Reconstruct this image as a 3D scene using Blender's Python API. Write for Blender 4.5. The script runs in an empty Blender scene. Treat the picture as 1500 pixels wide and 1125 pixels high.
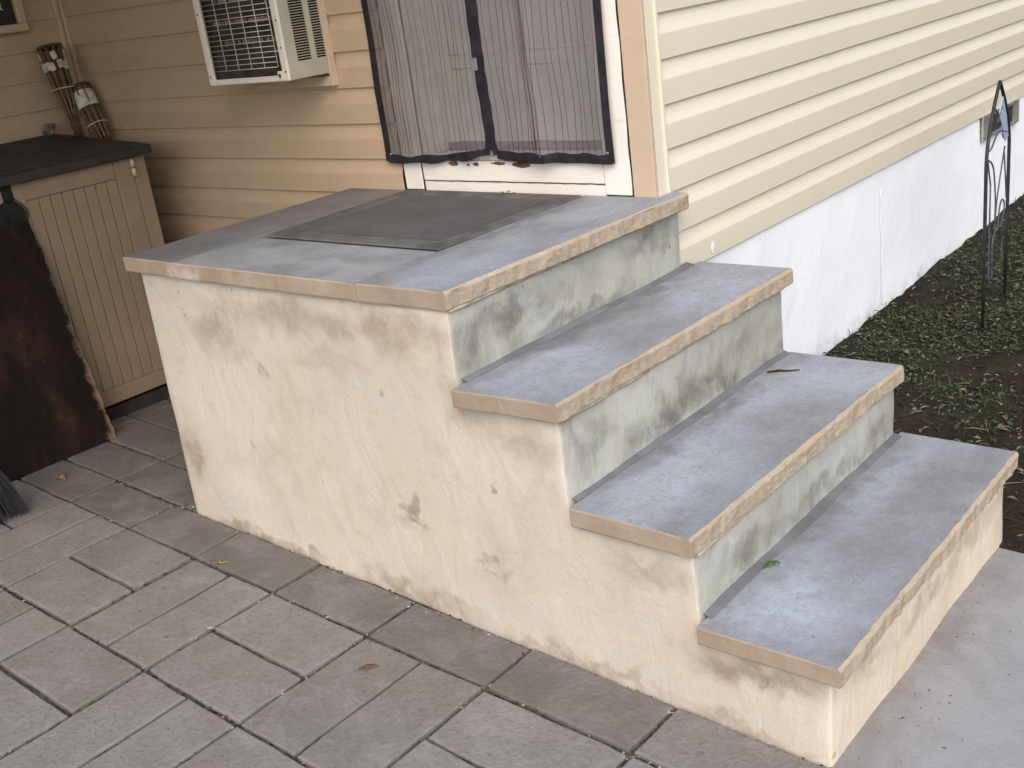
import bpy, bmesh, math, random
import numpy as np
from mathutils import Vector, Matrix, noise

random.seed(7); np.random.seed(7)
scene = bpy.context.scene
COL = scene.collection
R = math.radians

# ------------------------------------------------------------------ camera
cam_d = bpy.data.cameras.new('camera'); cam = bpy.data.objects.new('camera', cam_d); COL.objects.link(cam)
cam_d.sensor_fit = 'HORIZONTAL'; cam_d.sensor_width = 36.0
cam_d.lens = 1615.11 / 1500 * 36.0
cam_d.clip_start = 0.05; cam_d.clip_end = 500
RX = Vector((0.76045132, 0.63692266, -0.12666219))
RY = Vector((0.13365181, -0.34437333, -0.92927079))
RZ = Vector((-0.63549271, 0.68973657, -0.34700502))
M = Matrix((RX, -RY, -RZ)).transposed().to_4x4()
M.translation = Vector((1.81698, -2.70436, 1.40976))
cam.matrix_world = M
scene.camera = cam

# ------------------------------------------------------------------ sky, sun, exposure
SUN_EL, SUN_AZ = 45.0, 141.0           # azimuth clockwise from +Y
w = bpy.data.worlds.new('World'); scene.world = w; w.use_nodes = True
wn = w.node_tree.nodes; wl = w.node_tree.links
bg = wn['Background']; sky = wn.new('ShaderNodeTexSky'); sky.sky_type = 'NISHITA'
sky.sun_disc = False; sky.sun_elevation = R(SUN_EL); sky.sun_rotation = R(SUN_AZ)
sky.air_density = 1.0; sky.dust_density = 3.0; sky.ozone_density = 1.0
wl.new(sky.outputs[0], bg.inputs[0]); bg.inputs[1].default_value = 0.15
sd = bpy.data.lights.new('sun', 'SUN'); sun = bpy.data.objects.new('sun', sd); COL.objects.link(sun)
sd.energy = 1.0; sd.angle = R(52); sd.color = (1.0, 0.92, 0.80)
sv = Vector((math.sin(R(SUN_AZ))*math.cos(R(SUN_EL)), math.cos(R(SUN_AZ))*math.cos(R(SUN_EL)), math.sin(R(SUN_EL))))
sun.rotation_euler = sv.to_track_quat('Z', 'Y').to_euler()
sun.location = (3, -4, 8)
scene.view_settings.view_transform = 'Standard'; scene.view_settings.look = 'None'
scene.view_settings.gamma = 1.0; scene.view_settings.use_curve_mapping = False
scene.view_settings.exposure = 0.80

# ------------------------------------------------------------------ helpers
def srgb(*c):
    return tuple(((v/255)/12.92 if v/255 <= 0.04045 else ((v/255+0.055)/1.055)**2.4) for v in c)

class NT:
    """small node helper"""
    def __init__(s, name, rough=0.7, spec=0.3):
        s.m = bpy.data.materials.new(name); s.m.use_nodes = True
        s.t = s.m.node_tree; s.b = s.t.nodes['Principled BSDF']
        s.b.inputs['Roughness'].default_value = rough
        s.b.inputs['Specular IOR Level'].default_value = spec
        s._co = None
    def n(s, ty, **kw):
        nd = s.t.nodes.new(ty)
        for k, v in kw.items(): setattr(nd, k, v)
        return nd
    def link(s, a, b): s.t.links.new(a, b)
    def put(s, sock, v):
        if hasattr(v, 'links') or isinstance(v, bpy.types.NodeSocket): s.link(v, sock)
        elif isinstance(v, (tuple, list)) and len(v) == 3 and sock.type == 'RGBA': sock.default_value = (*v, 1)
        else: sock.default_value = v
    def co(s):
        if s._co is None:
            s._co = s.n('ShaderNodeTexCoord').outputs['Object']
        return s._co
    def vec(s, scale=(1, 1, 1), loc=(0, 0, 0), rot=(0, 0, 0), src=None):
        mp = s.n('ShaderNodeMapping'); mp.inputs['Scale'].default_value = scale
        mp.inputs['Location'].default_value = loc; mp.inputs['Rotation'].default_value = rot
        s.link(src or s.co(), mp.inputs[0]); return mp.outputs[0]
    def noise(s, scale, detail=4, rough=0.55, dist=0, v=None):
        nd = s.n('ShaderNodeTexNoise'); nd.inputs['Scale'].default_value = scale
        nd.inputs['Detail'].default_value = detail; nd.inputs['Roughness'].default_value = rough
        nd.inputs['Distortion'].default_value = dist
        s.link(v or s.co(), nd.inputs['Vector']); return nd.outputs['Fac']
    def ramp(s, f, a, b, lo=0.0, hi=1.0):
        nd = s.n('ShaderNodeMapRange'); nd.interpolation_type = 'SMOOTHSTEP'
        s.link(f, nd.inputs[0]); nd.inputs[1].default_value = a; nd.inputs[2].default_value = b
        nd.inputs[3].default_value = lo; nd.inputs[4].default_value = hi; return nd.outputs[0]
    def mix(s, f, a, b, mode='MIX'):
        nd = s.n('ShaderNodeMix', data_type='RGBA', blend_type=mode)
        s.put(nd.inputs[0], f); s.put(nd.inputs[6], a); s.put(nd.inputs[7], b); return nd.outputs[2]
    def math(s, op, a, b=0.0):
        nd = s.n('ShaderNodeMath', operation=op); s.put(nd.inputs[0], a); s.put(nd.inputs[1], b); return nd.outputs[0]
    def spot(s, c, r, soft=0.35):
        """irregular stain mask centred on c with radii r (object space)"""
        sc = tuple(1.0/x for x in r)
        src = s._warp()
        mp = s.vec(scale=sc, loc=tuple(-ci*k for ci, k in zip(c, sc)), src=src)
        ln = s.n('ShaderNodeVectorMath', operation='LENGTH'); s.link(mp, ln.inputs[0])
        return s.math('MULTIPLY', s.ramp(ln.outputs['Value'], 1.4, soft*.3), s.ramp(s._bl(), .34, .62, .35, 1.0))
    def _bl(s):
        if not hasattr(s, '_b'): s._b = s.noise(7, 6, .7, .6)
        return s._b
    def _warp(s):
        if not hasattr(s, '_w'):
            nd = s.n('ShaderNodeTexNoise'); nd.inputs['Scale'].default_value = 14; nd.inputs['Detail'].default_value = 4
            s.link(s.co(), nd.inputs['Vector'])
            a = s.n('ShaderNodeVectorMath', operation='SUBTRACT'); s.link(nd.outputs['Color'], a.inputs[0]); a.inputs[1].default_value = (.5, .5, .5)
            b = s.n('ShaderNodeVectorMath', operation='SCALE'); s.link(a.outputs[0], b.inputs[0]); b.inputs['Scale'].default_value = 0.17
            c = s.n('ShaderNodeVectorMath', operation='ADD'); s.link(s.co(), c.inputs[0]); s.link(b.outputs[0], c.inputs[1])
            s._w = c.outputs[0]
        return s._w
    def color(s, c): s.put(s.b.inputs['Base Color'], c)
    def bump(s, h, strength=0.3, dist=0.01):
        nd = s.n('ShaderNodeBump'); nd.inputs['Strength'].default_value = strength; nd.inputs['Distance'].default_value = dist
        s.link(h, nd.inputs['Height']); s.link(nd.outputs[0], s.b.inputs['Normal'])

def plain(name, c, rough=0.6, spec=0.3, var=0.12, scale=8, metal=0, bump=0.0):
    k = NT(name, rough, spec); f = k.noise(scale, 5, .6)
    d = tuple(v*(1-var*1.6) for v in c); l = tuple(min(1, v*(1+var)) for v in c)
    k.color(k.mix(k.ramp(f, .3, .7), d, l)); k.b.inputs['Metallic'].default_value = metal
    if bump: k.bump(k.noise(scale*12, 3), bump, .004)
    return k.m

# ------------------------------------------------------------------ materials
def m_stucco(name, c0, c1, c2, stain, spots=(), dark=(), speck=0.5):
    k = NT(name, 0.85, 0.2)
    big = k.noise(1.6, 4, .6, .6); med = k.noise(5.5, 5, .62, 1.2, k.vec((1, 1, .8), rot=(0, .5, 0)))
    c = k.mix(k.ramp(big, .32, .68), c0, c1)
    c = k.mix(k.ramp(med, .45, .75, 0, .75), c, c2)
    c = k.mix(k.ramp(k.noise(2.3, 5, .62, .9, k.vec((1, 1, .8), loc=(4, 2, 9))), .48, .70, 0, .55), c, tuple(.5*(v+.8*sum(c1)/3) for v in c1))
    fine = k.noise(38, 5, .65)
    c = k.mix(k.ramp(fine, .5, .8, 0, .28), c, tuple(v*.62 for v in c1))
    for cc, rr, st in spots:
        c = k.mix(k.math('MULTIPLY', k.spot(cc, rr), st*.9), c, stain)
    for cc, rr, st in dark:
        c = k.mix(k.math('MULTIPLY', k.spot(cc, rr), st), c, tuple(v*.62 for v in stain))
    sp = k.noise(26, 2, .4); sp2 = k.noise(4, 2, .5)
    c = k.mix(k.math('MULTIPLY', k.ramp(sp, .70, .76, 0, speck), k.ramp(sp2, .5, .62)), c, tuple(v*.5 for v in stain))
    gr = k.noise(150, 3, .7)
    c = k.mix(k.ramp(gr, .5, .8, 0, .22), c, tuple(v*.55 for v in c1)); c = k.mix(k.ramp(gr, .5, .2, 0, .18), c, tuple(min(1, v*1.25) for v in c1))
    k.color(c)
    h = k.math('ADD', k.math('MULTIPLY', k.noise(7, 5, .6, 1.5, k.vec((1, 1, .45), rot=(.3, .4, 0))), 1.0), k.math('MULTIPLY', k.noise(60, 4, .6), .22))
    k.bump(h, .45, .012)
    return k.m

STUCCO = m_stucco('stucco_cream', (.53, .465, .375), (.59, .535, .46), (.48, .415, .33), (.275, .215, .155),
    spots=[((-.94, -.96, .53), (.17, .2, .09), .75), ((-.62, -.96, .60), (.35, .2, .05), .55), ((-.2, -.96, .60), (.25, .2, .07), .6),
           ((-1.237, -.96, .076), (.07, .2, .09), .85), ((-.45, -.96, .50), (.18, .2, .05), .5), ((.02, -.96, .46), (.06, .2, .1), .75), ((.2, -.96, .38), (.15, .2, .06), .6),
           ((.55, -.96, .13), (.16, .2, .05), .6), ((.75, -.96, -.06), (.14, .2, .05), 1.0), ((.88, -.96, -.04), (.1, .2, .04), .8), ((.1, -.96, .0), (.1, .2, .1), .4),
           ((-1.05, -.96, -.16), (.14, .2, .035), .9), ((-.78, -.96, -.15), (.2, .2, .025), .8), ((-.25, -.96, -.16), (.26, .2, .035), .9), ((.3, -.96, -.19), (.3, .2, .025), .9), ((.75, -.96, -.21), (.2, .2, .02), .8),
           ((-.4, -.96, .63), (.9, .2, .045), .45)],
    dark=[((-.212, -.96, .11), (.022, .2, .045), .75), ((-.25, -.96, .085), (.03, .2, .02), .5), ((-.21, -.96, .06), (.035, .2, .016), .6), ((-.17, -.96, .06), (.018, .2, .014), .6), ((.053, -.96, .026), (.018, .2, .018), .6),
          ((.09, -.96, -.015), (.03, .2, .015), .5), ((-.75, -.96, .43), (.012, .2, .03), .6), ((-.05, -.96, .22), (.012, .2, .012), .5), ((-.9, -.96, .16), (.012, .2, .025), .5),
          ((.82, -.96, -.075), (.012, .2, .03), .8), ((-.95, -.96, -.165), (.06, .2, .03), .6)])
RISER = m_stucco('stucco_grey', (.365, .36, .302), (.475, .475, .43), (.27, .265, .215), (.085, .08, .068), speck=.8,
    spots=[((.03, -.7, .62), (.2, .22, .05), .7), ((.03, -.1, .64), (.2, .14, .04), .7), ((.33, -.35, .32), (.2, .16, .07), .8), ((.33, -.1, .36), (.2, .12, .06), .6),
           ((.33, -.6, .30), (.2, .14, .05), .7), ((.03, -.45, .52), (.2, .3, .03), .7), ((.33, .02, .25), (.2, .10, .05), .8), ((.33, -.85, .36), (.2, .1, .06), .6), ((.66, .0, .1), (.2, .12, .05), .6), ((.03, -.9, .58), (.2, .06, .08), .6), ((.33, -.2, .28), (.2, .08, .03), .9), ((.66, -.3, .08), (.2, .35, .03), .6), ((.66, -.75, .1), (.2, .15, .05), .6)],
    dark=[((.33, -.27, .30), (.2, .06, .04), .6), ((.33, -.5, .285), (.2, .09, .03), .7), ((.03, .0, .6), (.2, .02, .012), .7)])
BOTTOM_RISER = m_stucco('stucco_cream_front', (.60, .50, .36), (.68, .60, .48), (.50, .40, .27), (.30, .23, .14),
    spots=[((.97, -.45, -.10), (.2, .25, .035), .7), ((.97, -.1, -.08), (.2, .2, .04), .6), ((.97, -.75, -.08), (.2, .1, .03), .6)])

def m_stone(name, a, b, pale, brown, streak_rot=0.0, pal=.6, worn=((), (), ())):
    k = NT(name, 0.55, 0.4)
    dirt_m = [k.math('MULTIPLY', k.spot(cc, rr), st) for cc, rr, st in worn[0]]; pale_m = [k.math('MULTIPLY', k.spot(cc, rr), st) for cc, rr, st in worn[1]]; brn_m = [k.math('MULTIPLY', k.spot(cc, rr), st) for cc, rr, st in worn[2]]
    oi = k.n('ShaderNodeObjectInfo')
    off = k.n('ShaderNodeVectorMath', operation='SCALE'); off.inputs[0].default_value = (13, 7, 5); k.link(oi.outputs['Random'], off.inputs['Scale'])
    ad = k.n('ShaderNodeVectorMath', operation='ADD'); k.link(k.co(), ad.inputs[0]); k.link(off.outputs[0], ad.inputs[1])
    k._co = ad.outputs[0]
    f1 = k.noise(2.6, 5, .62, 1.0, k.vec((1.2, .7, 1), rot=(0, 0, streak_rot)))
    f2 = k.noise(2.7, 4, .58, .5, k.vec((1.25, .72, 1), rot=(0, 0, streak_rot), loc=(3, 1, 0)))
    f3 = k.noise(3.1, 4, .6, .4, k.vec((1.2, .7, 1), loc=(7, 3, 0)))
    c = k.mix(k.ramp(f1, .32, .66), a, b)
    c = k.mix(k.ramp(f3, .46, .66, 0, .85), c, brown)
    c = k.mix(k.ramp(f2, .40, .74, 0, pal*.9), c, pale); c = k.mix(k.ramp(k.noise(22, 6, .72, .3, k.vec((1.6, .6, 1))), .45, .75, 0, .22), c, pale); gr = k.noise(210, 3, .75); c = k.mix(k.ramp(gr, .5, .75, 0, .32), c, tuple(v*.5 for v in a)); c = k.mix(k.ramp(gr, .48, .25, 0, .22), c, pale)
    for m_ in brn_m: c = k.mix(m_, c, brown)
    for m_ in pale_m: c = k.mix(m_, c, pale)
    for m_ in dirt_m: c = k.mix(m_, c, tuple(v*.5 for v in brown))
    g = k.noise(85, 5, .78)
    c = k.mix(k.ramp(g, .46, .72, 0, .42), c, tuple(v*.55 for v in a)); c = k.mix(k.ramp(g, .44, .26, 0, .38), c, pale)
    pit = k.noise(60, 2, .5); c = k.mix(k.ramp(pit, .70, .75, 0, .55), c, tuple(v*.4 for v in a))
    ln = k.noise(30, 3, .6, .2, k.vec((9, .35, 1), rot=(0, 0, streak_rot+.1)))
    c = k.mix(k.math('MULTIPLY', k.ramp(ln, .62, .74, 0, .14), k.ramp(f3, .4, .6)), c, pale)
    k.color(c)
    k.put(k.b.inputs['Roughness'], k.ramp(f2, .3, .7, .66, .5))
    k.bump(k.math('ADD', k.noise(10, 5, .6), k.math('MULTIPLY', g, .25)), .22, .006)
    return k.m
WORN = ([((.065, -.4, .51), (.05, .75, .1), .6), ((.37, -.4, .25), (.05, .75, .1), .65), ((.70, -.4, .04), (.05, .75, .1), .5), ((-.24, -.5, .74), (.03, .5, .1), .5)],
        [((.20, -.80, .51), (.13, .2, .1), .6), ((.25, -.10, .51), (.14, .25, .1), .55), ((.47, -.75, .25), (.12, .28, .1), .65), ((.60, -.02, .25), (.12, .16, .1), .5), ((.80, -.82, .04), (.14, .2, .1), .7), ((.76, -.15, .04), (.06, .35, .1), .5),
         ((-.05, -.80, .74), (.14, .25, .1), .55), ((-.10, -.25, .74), (.1, .2, .1), .45), ((-.55, -.86, .74), (.3, .05, .1), .5), ((-.85, -.80, .74), (.15, .07, .1), .5)],
        [((.60, -.42, .25), (.12, .32, .1), .8), ((.88, -.35, .04), (.15, .45, .1), .8), ((.28, -.50, .51), (.08, .3, .1), .6), ((-.45, -.80, .74), (.25, .1, .1), .6), ((-.95, -.8, .74), (.2, .12, .1), .5)])
BLUESTONE = m_stone('bluestone', (.203, .213, .23), (.248, .266, .288), (.405, .452, .50), (.192, .180, .184), pal=.55, worn=WORN)
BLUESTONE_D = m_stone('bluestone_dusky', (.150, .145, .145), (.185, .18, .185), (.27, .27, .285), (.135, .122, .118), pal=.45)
def m_edge(name, a, b, lt, dk, sc=1.0, lime=False):
    k = NT(name, .85, .2)
    f = k.noise(14*sc, 5, .65, .6, k.vec((1, 1, .6))); g = k.noise(45*sc, 5, .65); h = k.noise(4, 3)
    c = k.mix(k.ramp(f, .35, .65), a, b); c = k.mix(k.ramp(g, .52, .75, 0, .38), c, dk); c = k.mix(k.ramp(h, .55, .72, 0, .5), c, lt)
    if lime: c = k.mix(k.math('MULTIPLY', k.spot((-1.02, -.976, .716), (.085, .1, .03)), .8), c, (.60, .56, .50))
    k.color(c); k.bump(k.math('ADD', g, f), .4, .008); return k.m
ROCKFACE = m_edge('stone_split_edge', (.36, .295, .215), (.40, .335, .25), (.50, .435, .34), (.27, .215, .155))
SAWN = m_edge('stone_sawn_edge', (.295, .23, .17), (.345, .275, .205), (.44, .37, .29), (.25, .19, .135), .6, True)
MORTAR = plain('mortar_grey', (.15, .155, .165), .9, .1, .15, 6, bump=.15)

def m_vinyl(name, c, dirt, amt):
    k = NT(name, .27, .6)
    v = k.vec((1, 1, 1)); f = k.noise(2.0, 5, .6, .4, v); g = k.noise(11, 5, .65, .3, k.vec((1, 1, 1.4)))
    grain = k.noise(60, 3, .6, 0, k.vec((.06, .06, 1.6)))
    d = k.math('MULTIPLY', k.ramp(f, .38, .72), k.ramp(g, .35, .7))
    cc = k.mix(k.math('MULTIPLY', d, amt), c, dirt)
    cc = k.mix(k.ramp(grain, .5, .75, 0, .06), cc, tuple(x*.6 for x in c))
    k.color(cc); k.bump(grain, .06, .002); return k.m
VINYL_CREAM = m_vinyl('vinyl_cream', (.72, .665, .515), (.62, .56, .43), .2)
VINYL_WARM_SHADE = m_vinyl('vinyl_warm_shade', (.505, .38, .256), (.33, .245, .158), .45)  # the cream vinyl again, with the entry side's warm shade put in the colour
TRIM_TAN_SHADE = m_vinyl('trim_tan_shade', (.55, .425, .31), (.42, .32, .225), .4)  # tan parts; at the house corner it paints the cream post's shaded face
FOUND = None
def m_found():
    k = NT('foundation_white', .7, .25)
    f = k.noise(1.5, 5, .6, .5); g = k.noise(20, 5, .6)
    c = k.mix(k.ramp(f, .35, .7), (.79, .81, .84), (.84, .855, .875)); c = k.mix(k.ramp(k.noise(6, 6, .72, .6, k.vec((1, 1, .5))), .55, .75, 0, .3), c, (.60, .60, .58))
    sep = k.n('ShaderNodeSeparateXYZ'); k.link(k.co(), sep.inputs[0])
    sp = k.math('ADD', sep.outputs[2], k.math('MULTIPLY', k.noise(9, 5, .7), -.34))
    c = k.mix(k.ramp(sp, -.22, -.44, 0, .8), c, (.20, .17, .13))        # splashed soil at the foot
    c = k.mix(k.ramp(k.noise(48, 2), .73, .78, 0, .6), c, (.3, .28, .25))
    k.color(c); k.bump(k.math('ADD', k.noise(5, 5, .6), k.math('MULTIPLY', g, .3)), .3, .012); return k.m
FOUND = m_found()
def m_whitepaint():
    k = NT('white_paint_peeling', .5, .35)
    f = k.noise(9, 6, .7, .8); g = k.noise(3, 4)
    c = k.mix(k.ramp(g, .3, .7), (.74, .70, .64), (.80, .77, .72))
    c = k.mix(k.ramp(f, .66, .72, 0, .7), c, (.45, .38, .30))
    c = k.mix(k.ramp(k.noise(50, 3, .6, 0, k.vec((.12, 1, 1.5))), .62, .75, 0, .3), c, (.5, .45, .38))
    k.color(c); k.bump(f, .25, .004); return k.m
WHITE = m_whitepaint()
DOORWHITE = plain('door_white', (.66, .66, .65), .45, .4, .06, 4)
JAMBGREY = plain('jamb_paint', (.60, .60, .57), .5, .3, .10, 5)
BAREWOOD = plain('bare_wood', (.16, .10, .06), .9, .1, .4, 30, bump=.6)
DARKGAP = plain('dark_caulk', (.035, .03, .025), .9, .1, .3, 20)
ROOF = plain('roof_shingle', (.09, .085, .08), .9, .1, .3, 12, bump=.5)
SOFFIT = plain('soffit_brown', (.11, .085, .06), .7, .2, .1, 4)

def m_mesh():
    m = bpy.data.materials.new('insect_mesh'); m.use_nodes = True; t = m.node_tree; t.nodes.clear()
    out = t.nodes.new('ShaderNodeOutputMaterial'); mx = t.nodes.new('ShaderNodeMixShader')
    tr = t.nodes.new('ShaderNodeBsdfTransparent'); pb = t.nodes.new('ShaderNodeBsdfPrincipled')
    pb.inputs['Base Color'].default_value = (.175, .158, .160, 1); pb.inputs['Roughness'].default_value = .7
    tc = t.nodes.new('ShaderNodeTexCoord'); nz = t.nodes.new('ShaderNodeTexNoise'); nz.inputs['Scale'].default_value = 6; nz.inputs['Detail'].default_value = 3
    t.links.new(tc.outputs['Object'], nz.inputs['Vector'])
    mr = t.nodes.new('ShaderNodeMapRange'); t.links.new(nz.outputs['Fac'], mr.inputs[0])
    mr.inputs[1].default_value = .3; mr.inputs[2].default_value = .7; mr.inputs[3].default_value = .52; mr.inputs[4].default_value = .64
    t.links.new(mr.outputs[0], mx.inputs[0]); t.links.new(tr.outputs[0], mx.inputs[1]); t.links.new(pb.outputs[0], mx.inputs[2])
    t.links.new(mx.outputs[0], out.inputs[0]); return m
MESHM = m_mesh()
TAPE = plain('black_tape', (.022, .02, .026), .75, .2, .25, 20)
THREAD = plain('dark_thread', (.05, .045, .045), .8, .1, .1, 20)

def m_paver(name, q):
    k = NT(name, .8, .25)
    grime_shade = q < 1
    oi = k.n('ShaderNodeObjectInfo')
    off = k.n('ShaderNodeVectorMath', operation='SCALE'); off.inputs[0].default_value = (31, 17, 3); k.link(oi.outputs['Random'], off.inputs['Scale'])
    ad = k.n('ShaderNodeVectorMath', operation='ADD'); k.link(k.co(), ad.inputs[0]); k.link(off.outputs[0], ad.inputs[1]); k._co = ad.outputs[0]
    f = k.noise(4, 5, .65, .5); g = k.noise(70, 4, .7); s = k.noise(95, 2, .5)
    c = k.mix(oi.outputs['Random'], (.170, .161, .149), (.200, .191, .179))
    c = k.mix(k.ramp(f, .38, .7, 0, .6), c, (.245, .236, .23))
    c = k.mix(k.ramp(k.noise(3, 4, .6, .8), .56, .72, 0, .5), c, (.17, .145, .125))
    c = k.mix(k.ramp(g, .46, .72, 0, .5), c, (.105, .098, .092)); c = k.mix(k.ramp(k.noise(16, 5, .7, .5), .48, .72, 0, .4), c, (.27, .262, .258))
    c = k.mix(k.ramp(s, .72, .77, 0, .45), c, (.42, .41, .39))
    c = k.mix(k.ramp(k.noise(40, 2, .5), .72, .76, 0, .6), c, (.08, .07, .06))
    if grime_shade: c = k.mix(k.ramp(k.noise(5, 6, .7, .8), .30, .66, .15, .8), c, (.112, .102, .092))  # patchy grime, also carrying shade beside the stairs in its colour
    k.color(c); k.bump(k.math('ADD', k.math('MULTIPLY', f, .8), g), .6, .008); return k.m
PAVER = m_paver('concrete_paver', 1.0); PAVER_GRIME_SHADE = m_paver('concrete_paver_grime_shade', .56)
JOINT = plain('joint_sand', (.105, .093, .080), .95, .1, .5, 60, bump=1.0)
def m_concrete():
    k = NT('concrete_walk', .8, .25)
    f = k.noise(2.2, 6, .6, .6); g = k.noise(70, 4, .7); h = k.noise(9, 4)
    c = k.mix(k.ramp(f, .35, .65), (.245, .246, .253), (.288, .289, .296))
    c = k.mix(k.ramp(h, .55, .75, 0, .4), c, (.30, .295, .285)); c = k.mix(k.ramp(g, .52, .76, 0, .35), c, (.17, .165, .16)); c = k.mix(k.ramp(k.noise(190, 3, .75), .5, .78, 0, .4), c, (.14, .135, .13)); c = k.mix(k.ramp(k.noise(4, 6, .7, .8), .46, .7, 0, .5), c, (.18, .172, .16)); c = k.mix(k.ramp(k.noise(60, 2, .5), .70, .75, 0, .5), c, (.11, .105, .10)); c = k.mix(k.math('MULTIPLY', k.spot((.99, -.5, 0), (.07, .8, .2)), .55), c, (.15, .135, .115))
    c = k.mix(k.ramp(k.noise(34, 2), .73, .77, 0, .7), c, (.1, .09, .08))
    k.color(c); k.bump(k.math('ADD', h, g), .3, .006); return k.m
WALK = m_concrete()
def m_soil():
    k = NT('soil', .95, .1)
    f = k.noise(3, 6, .7, .5); g = k.noise(45, 5, .7)
    c = k.mix(k.ramp(f, .35, .65), (.018, .014, .011), (.034, .026, .020)); c = k.mix(k.ramp(g, .5, .8, 0, .6), c, (.085, .068, .05))
    c = k.mix(k.ramp(k.noise(5, 5), .52, .68, 0, .45), c, (.045, .055, .022))
    k.color(c); k.bump(g, .8, .02); return k.m
SOIL = m_soil()
GROUND = plain('far_ground', (.12, .12, .07), .95, .1, .35, 1.5)
CAB = plain('resin_taupe', (.29, .215, .145), .5, .3, .07, 5, bump=.05)
CABLID = plain('resin_dark', (.042, .036, .032), .5, .3, .2, 6)
BLACKP = plain('black_plastic', (.015, .015, .015), .5, .3, .2, 6)
def m_rust():
    k = NT('rusty_board', .85, .2)
    v = k.vec((1, 1.6, .7), rot=(.35, 0, 0)); f = k.noise(3, 6, .65, .8, v); g = k.noise(22, 5, .7)
    c = k.mix(k.ramp(f, .42, .72), (.010, .007, .006), (.030, .014, .009))
    c = k.mix(k.math('MULTIPLY', k.ramp(g, .5, .72), k.ramp(f, .5, .7)), c, (.085, .05, .03))
    sep = k.n('ShaderNodeSeparateXYZ'); k.link(k.co(), sep.inputs[0])
    e = k.math('ADD', sep.outputs[1], k.math('MULTIPLY', k.noise(13, 5, .7), .10))
    c = k.mix(k.ramp(e, .015, .055, 0, .85), c, (.30, .21, .14))
    k.color(c); k.bump(k.math('ADD', f, g), .5, .01); return k.m
RUST = m_rust()
RUSTEDGE = plain('board_edge', (.30, .22, .15), .9, .1, .4, 25, bump=.7)
ACWHITE = plain('enamel_white', (.76, .70, .60), .4, .4, .06, 6)
ACGREY = plain('enamel_putty', (.44, .42, .33), .45, .4, .08, 6)
ACDARK = plain('coil_dark', (.05, .047, .043), .6, .3, .3, 14)
LOUVRE = plain('louvre_dark', (.018, .017, .016), .7, .2, .2, 14)
FIN = plain('coil_fin', (.30, .25, .20), .5, .3, .35, 22, metal=.3)
WIREM = plain('wire_white', (.62, .58, .50), .45, .4, .1, 12)
RUSTSPOT = plain('rust', (.20, .09, .035), .9, .1, .4, 30)
IRON = plain('black_iron', (.022, .02, .02), .55, .4, .25, 20)
LEADC = plain('lead_came', (.07, .07, .08), .5, .4, .2, 20)
GALV = plain('galvanised', (.42, .40, .36), .4, .5, .2, 18, metal=.6)
BAMBOO = plain('bamboo_brown', (.09, .055, .03), .7, .3, .4, 20)
BAMBOO_L = plain('bamboo_pale', (.16, .105, .06), .6, .3, .3, 20)
RAG = plain('white_cloth', (.62, .60, .54), .9, .1, .2, 30, bump=.6)
RAGBLUE = plain('grey_cloth', (.20, .185, .15), .9, .1, .3, 30, bump=.6)
GLASSB = NT('pale_glass', .2, .5); GLASSB.color((.45, .55, .72)); GLASSB = GLASSB.m
BLACKGL = plain('black_glass', (.01, .01, .011), .25, .5, .1, 5)
MATB = plain('mat_rib', (.112, .109, .109), .85, .15, .08, 5, bump=.2)
MATBORDER = plain('mat_border', (.118, .112, .107), .85, .15, .2, 10, bump=.3)
LEAFG = plain('leaf_green', (.10, .19, .035), .5, .3, .3, 30)
LEAFY = plain('leaf_yellow', (.38, .30, .09), .6, .3, .35, 40)
LEAFB = plain('leaf_brown', (.26, .15, .06), .7, .2, .4, 40)
TWIG = plain('twig_brown', (.06, .035, .02), .9, .1, .3, 30)
BRISTLE = plain('bristle', (.05, .05, .055), .6, .3, .3, 30)

# ------------------------------------------------------------------ mesh helpers
def mk(name, bm, mats, parent=None, smooth=False, loc=(0, 0, 0)):
    me = bpy.data.meshes.new(name); bm.normal_update(); bm.to_mesh(me); bm.free()
    for m in (mats if isinstance(mats, (list, tuple)) else [mats]): me.materials.append(m)
    if smooth: me.polygons.foreach_set('use_smooth', [True]*len(me.polygons))
    o = bpy.data.objects.new(name, me); COL.objects.link(o); o.location = loc
    if parent: o.parent = parent
    return o
def raw(name, vs, fs, mats, parent=None, smooth=False, idx=None):
    me = bpy.data.meshes.new(name); me.from_pydata(vs, [], fs); me.validate()
    for m in (mats if isinstance(mats, (list, tuple)) else [mats]): me.materials.append(m)
    if idx is not None: me.polygons.foreach_set('material_index', idx)
    if smooth: me.polygons.foreach_set('use_smooth', [True]*len(me.polygons))
    o = bpy.data.objects.new(name, me); COL.objects.link(o)
    if parent: o.parent = parent
    return o
def link_copy(src, parent=None, loc=None, rot=None):
    o = src.copy(); COL.objects.link(o)
    if parent: o.parent = parent
    if loc is not None: o.location = loc
    if rot is not None: o.rotation_euler = rot
    return o
def tag(o, label=None, cat=None, group=None, kind=None):
    if label: o['label'] = label
    if cat: o['category'] = cat
    if group: o['group'] = group
    if kind: o['kind'] = kind
    return o
def empty(name, loc=(0, 0, 0), rot=(0, 0, 0)):
    o = bpy.data.objects.new(name, None); COL.objects.link(o); o.location = loc; o.rotation_euler = rot
    o.empty_display_size = .1; return o
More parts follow.
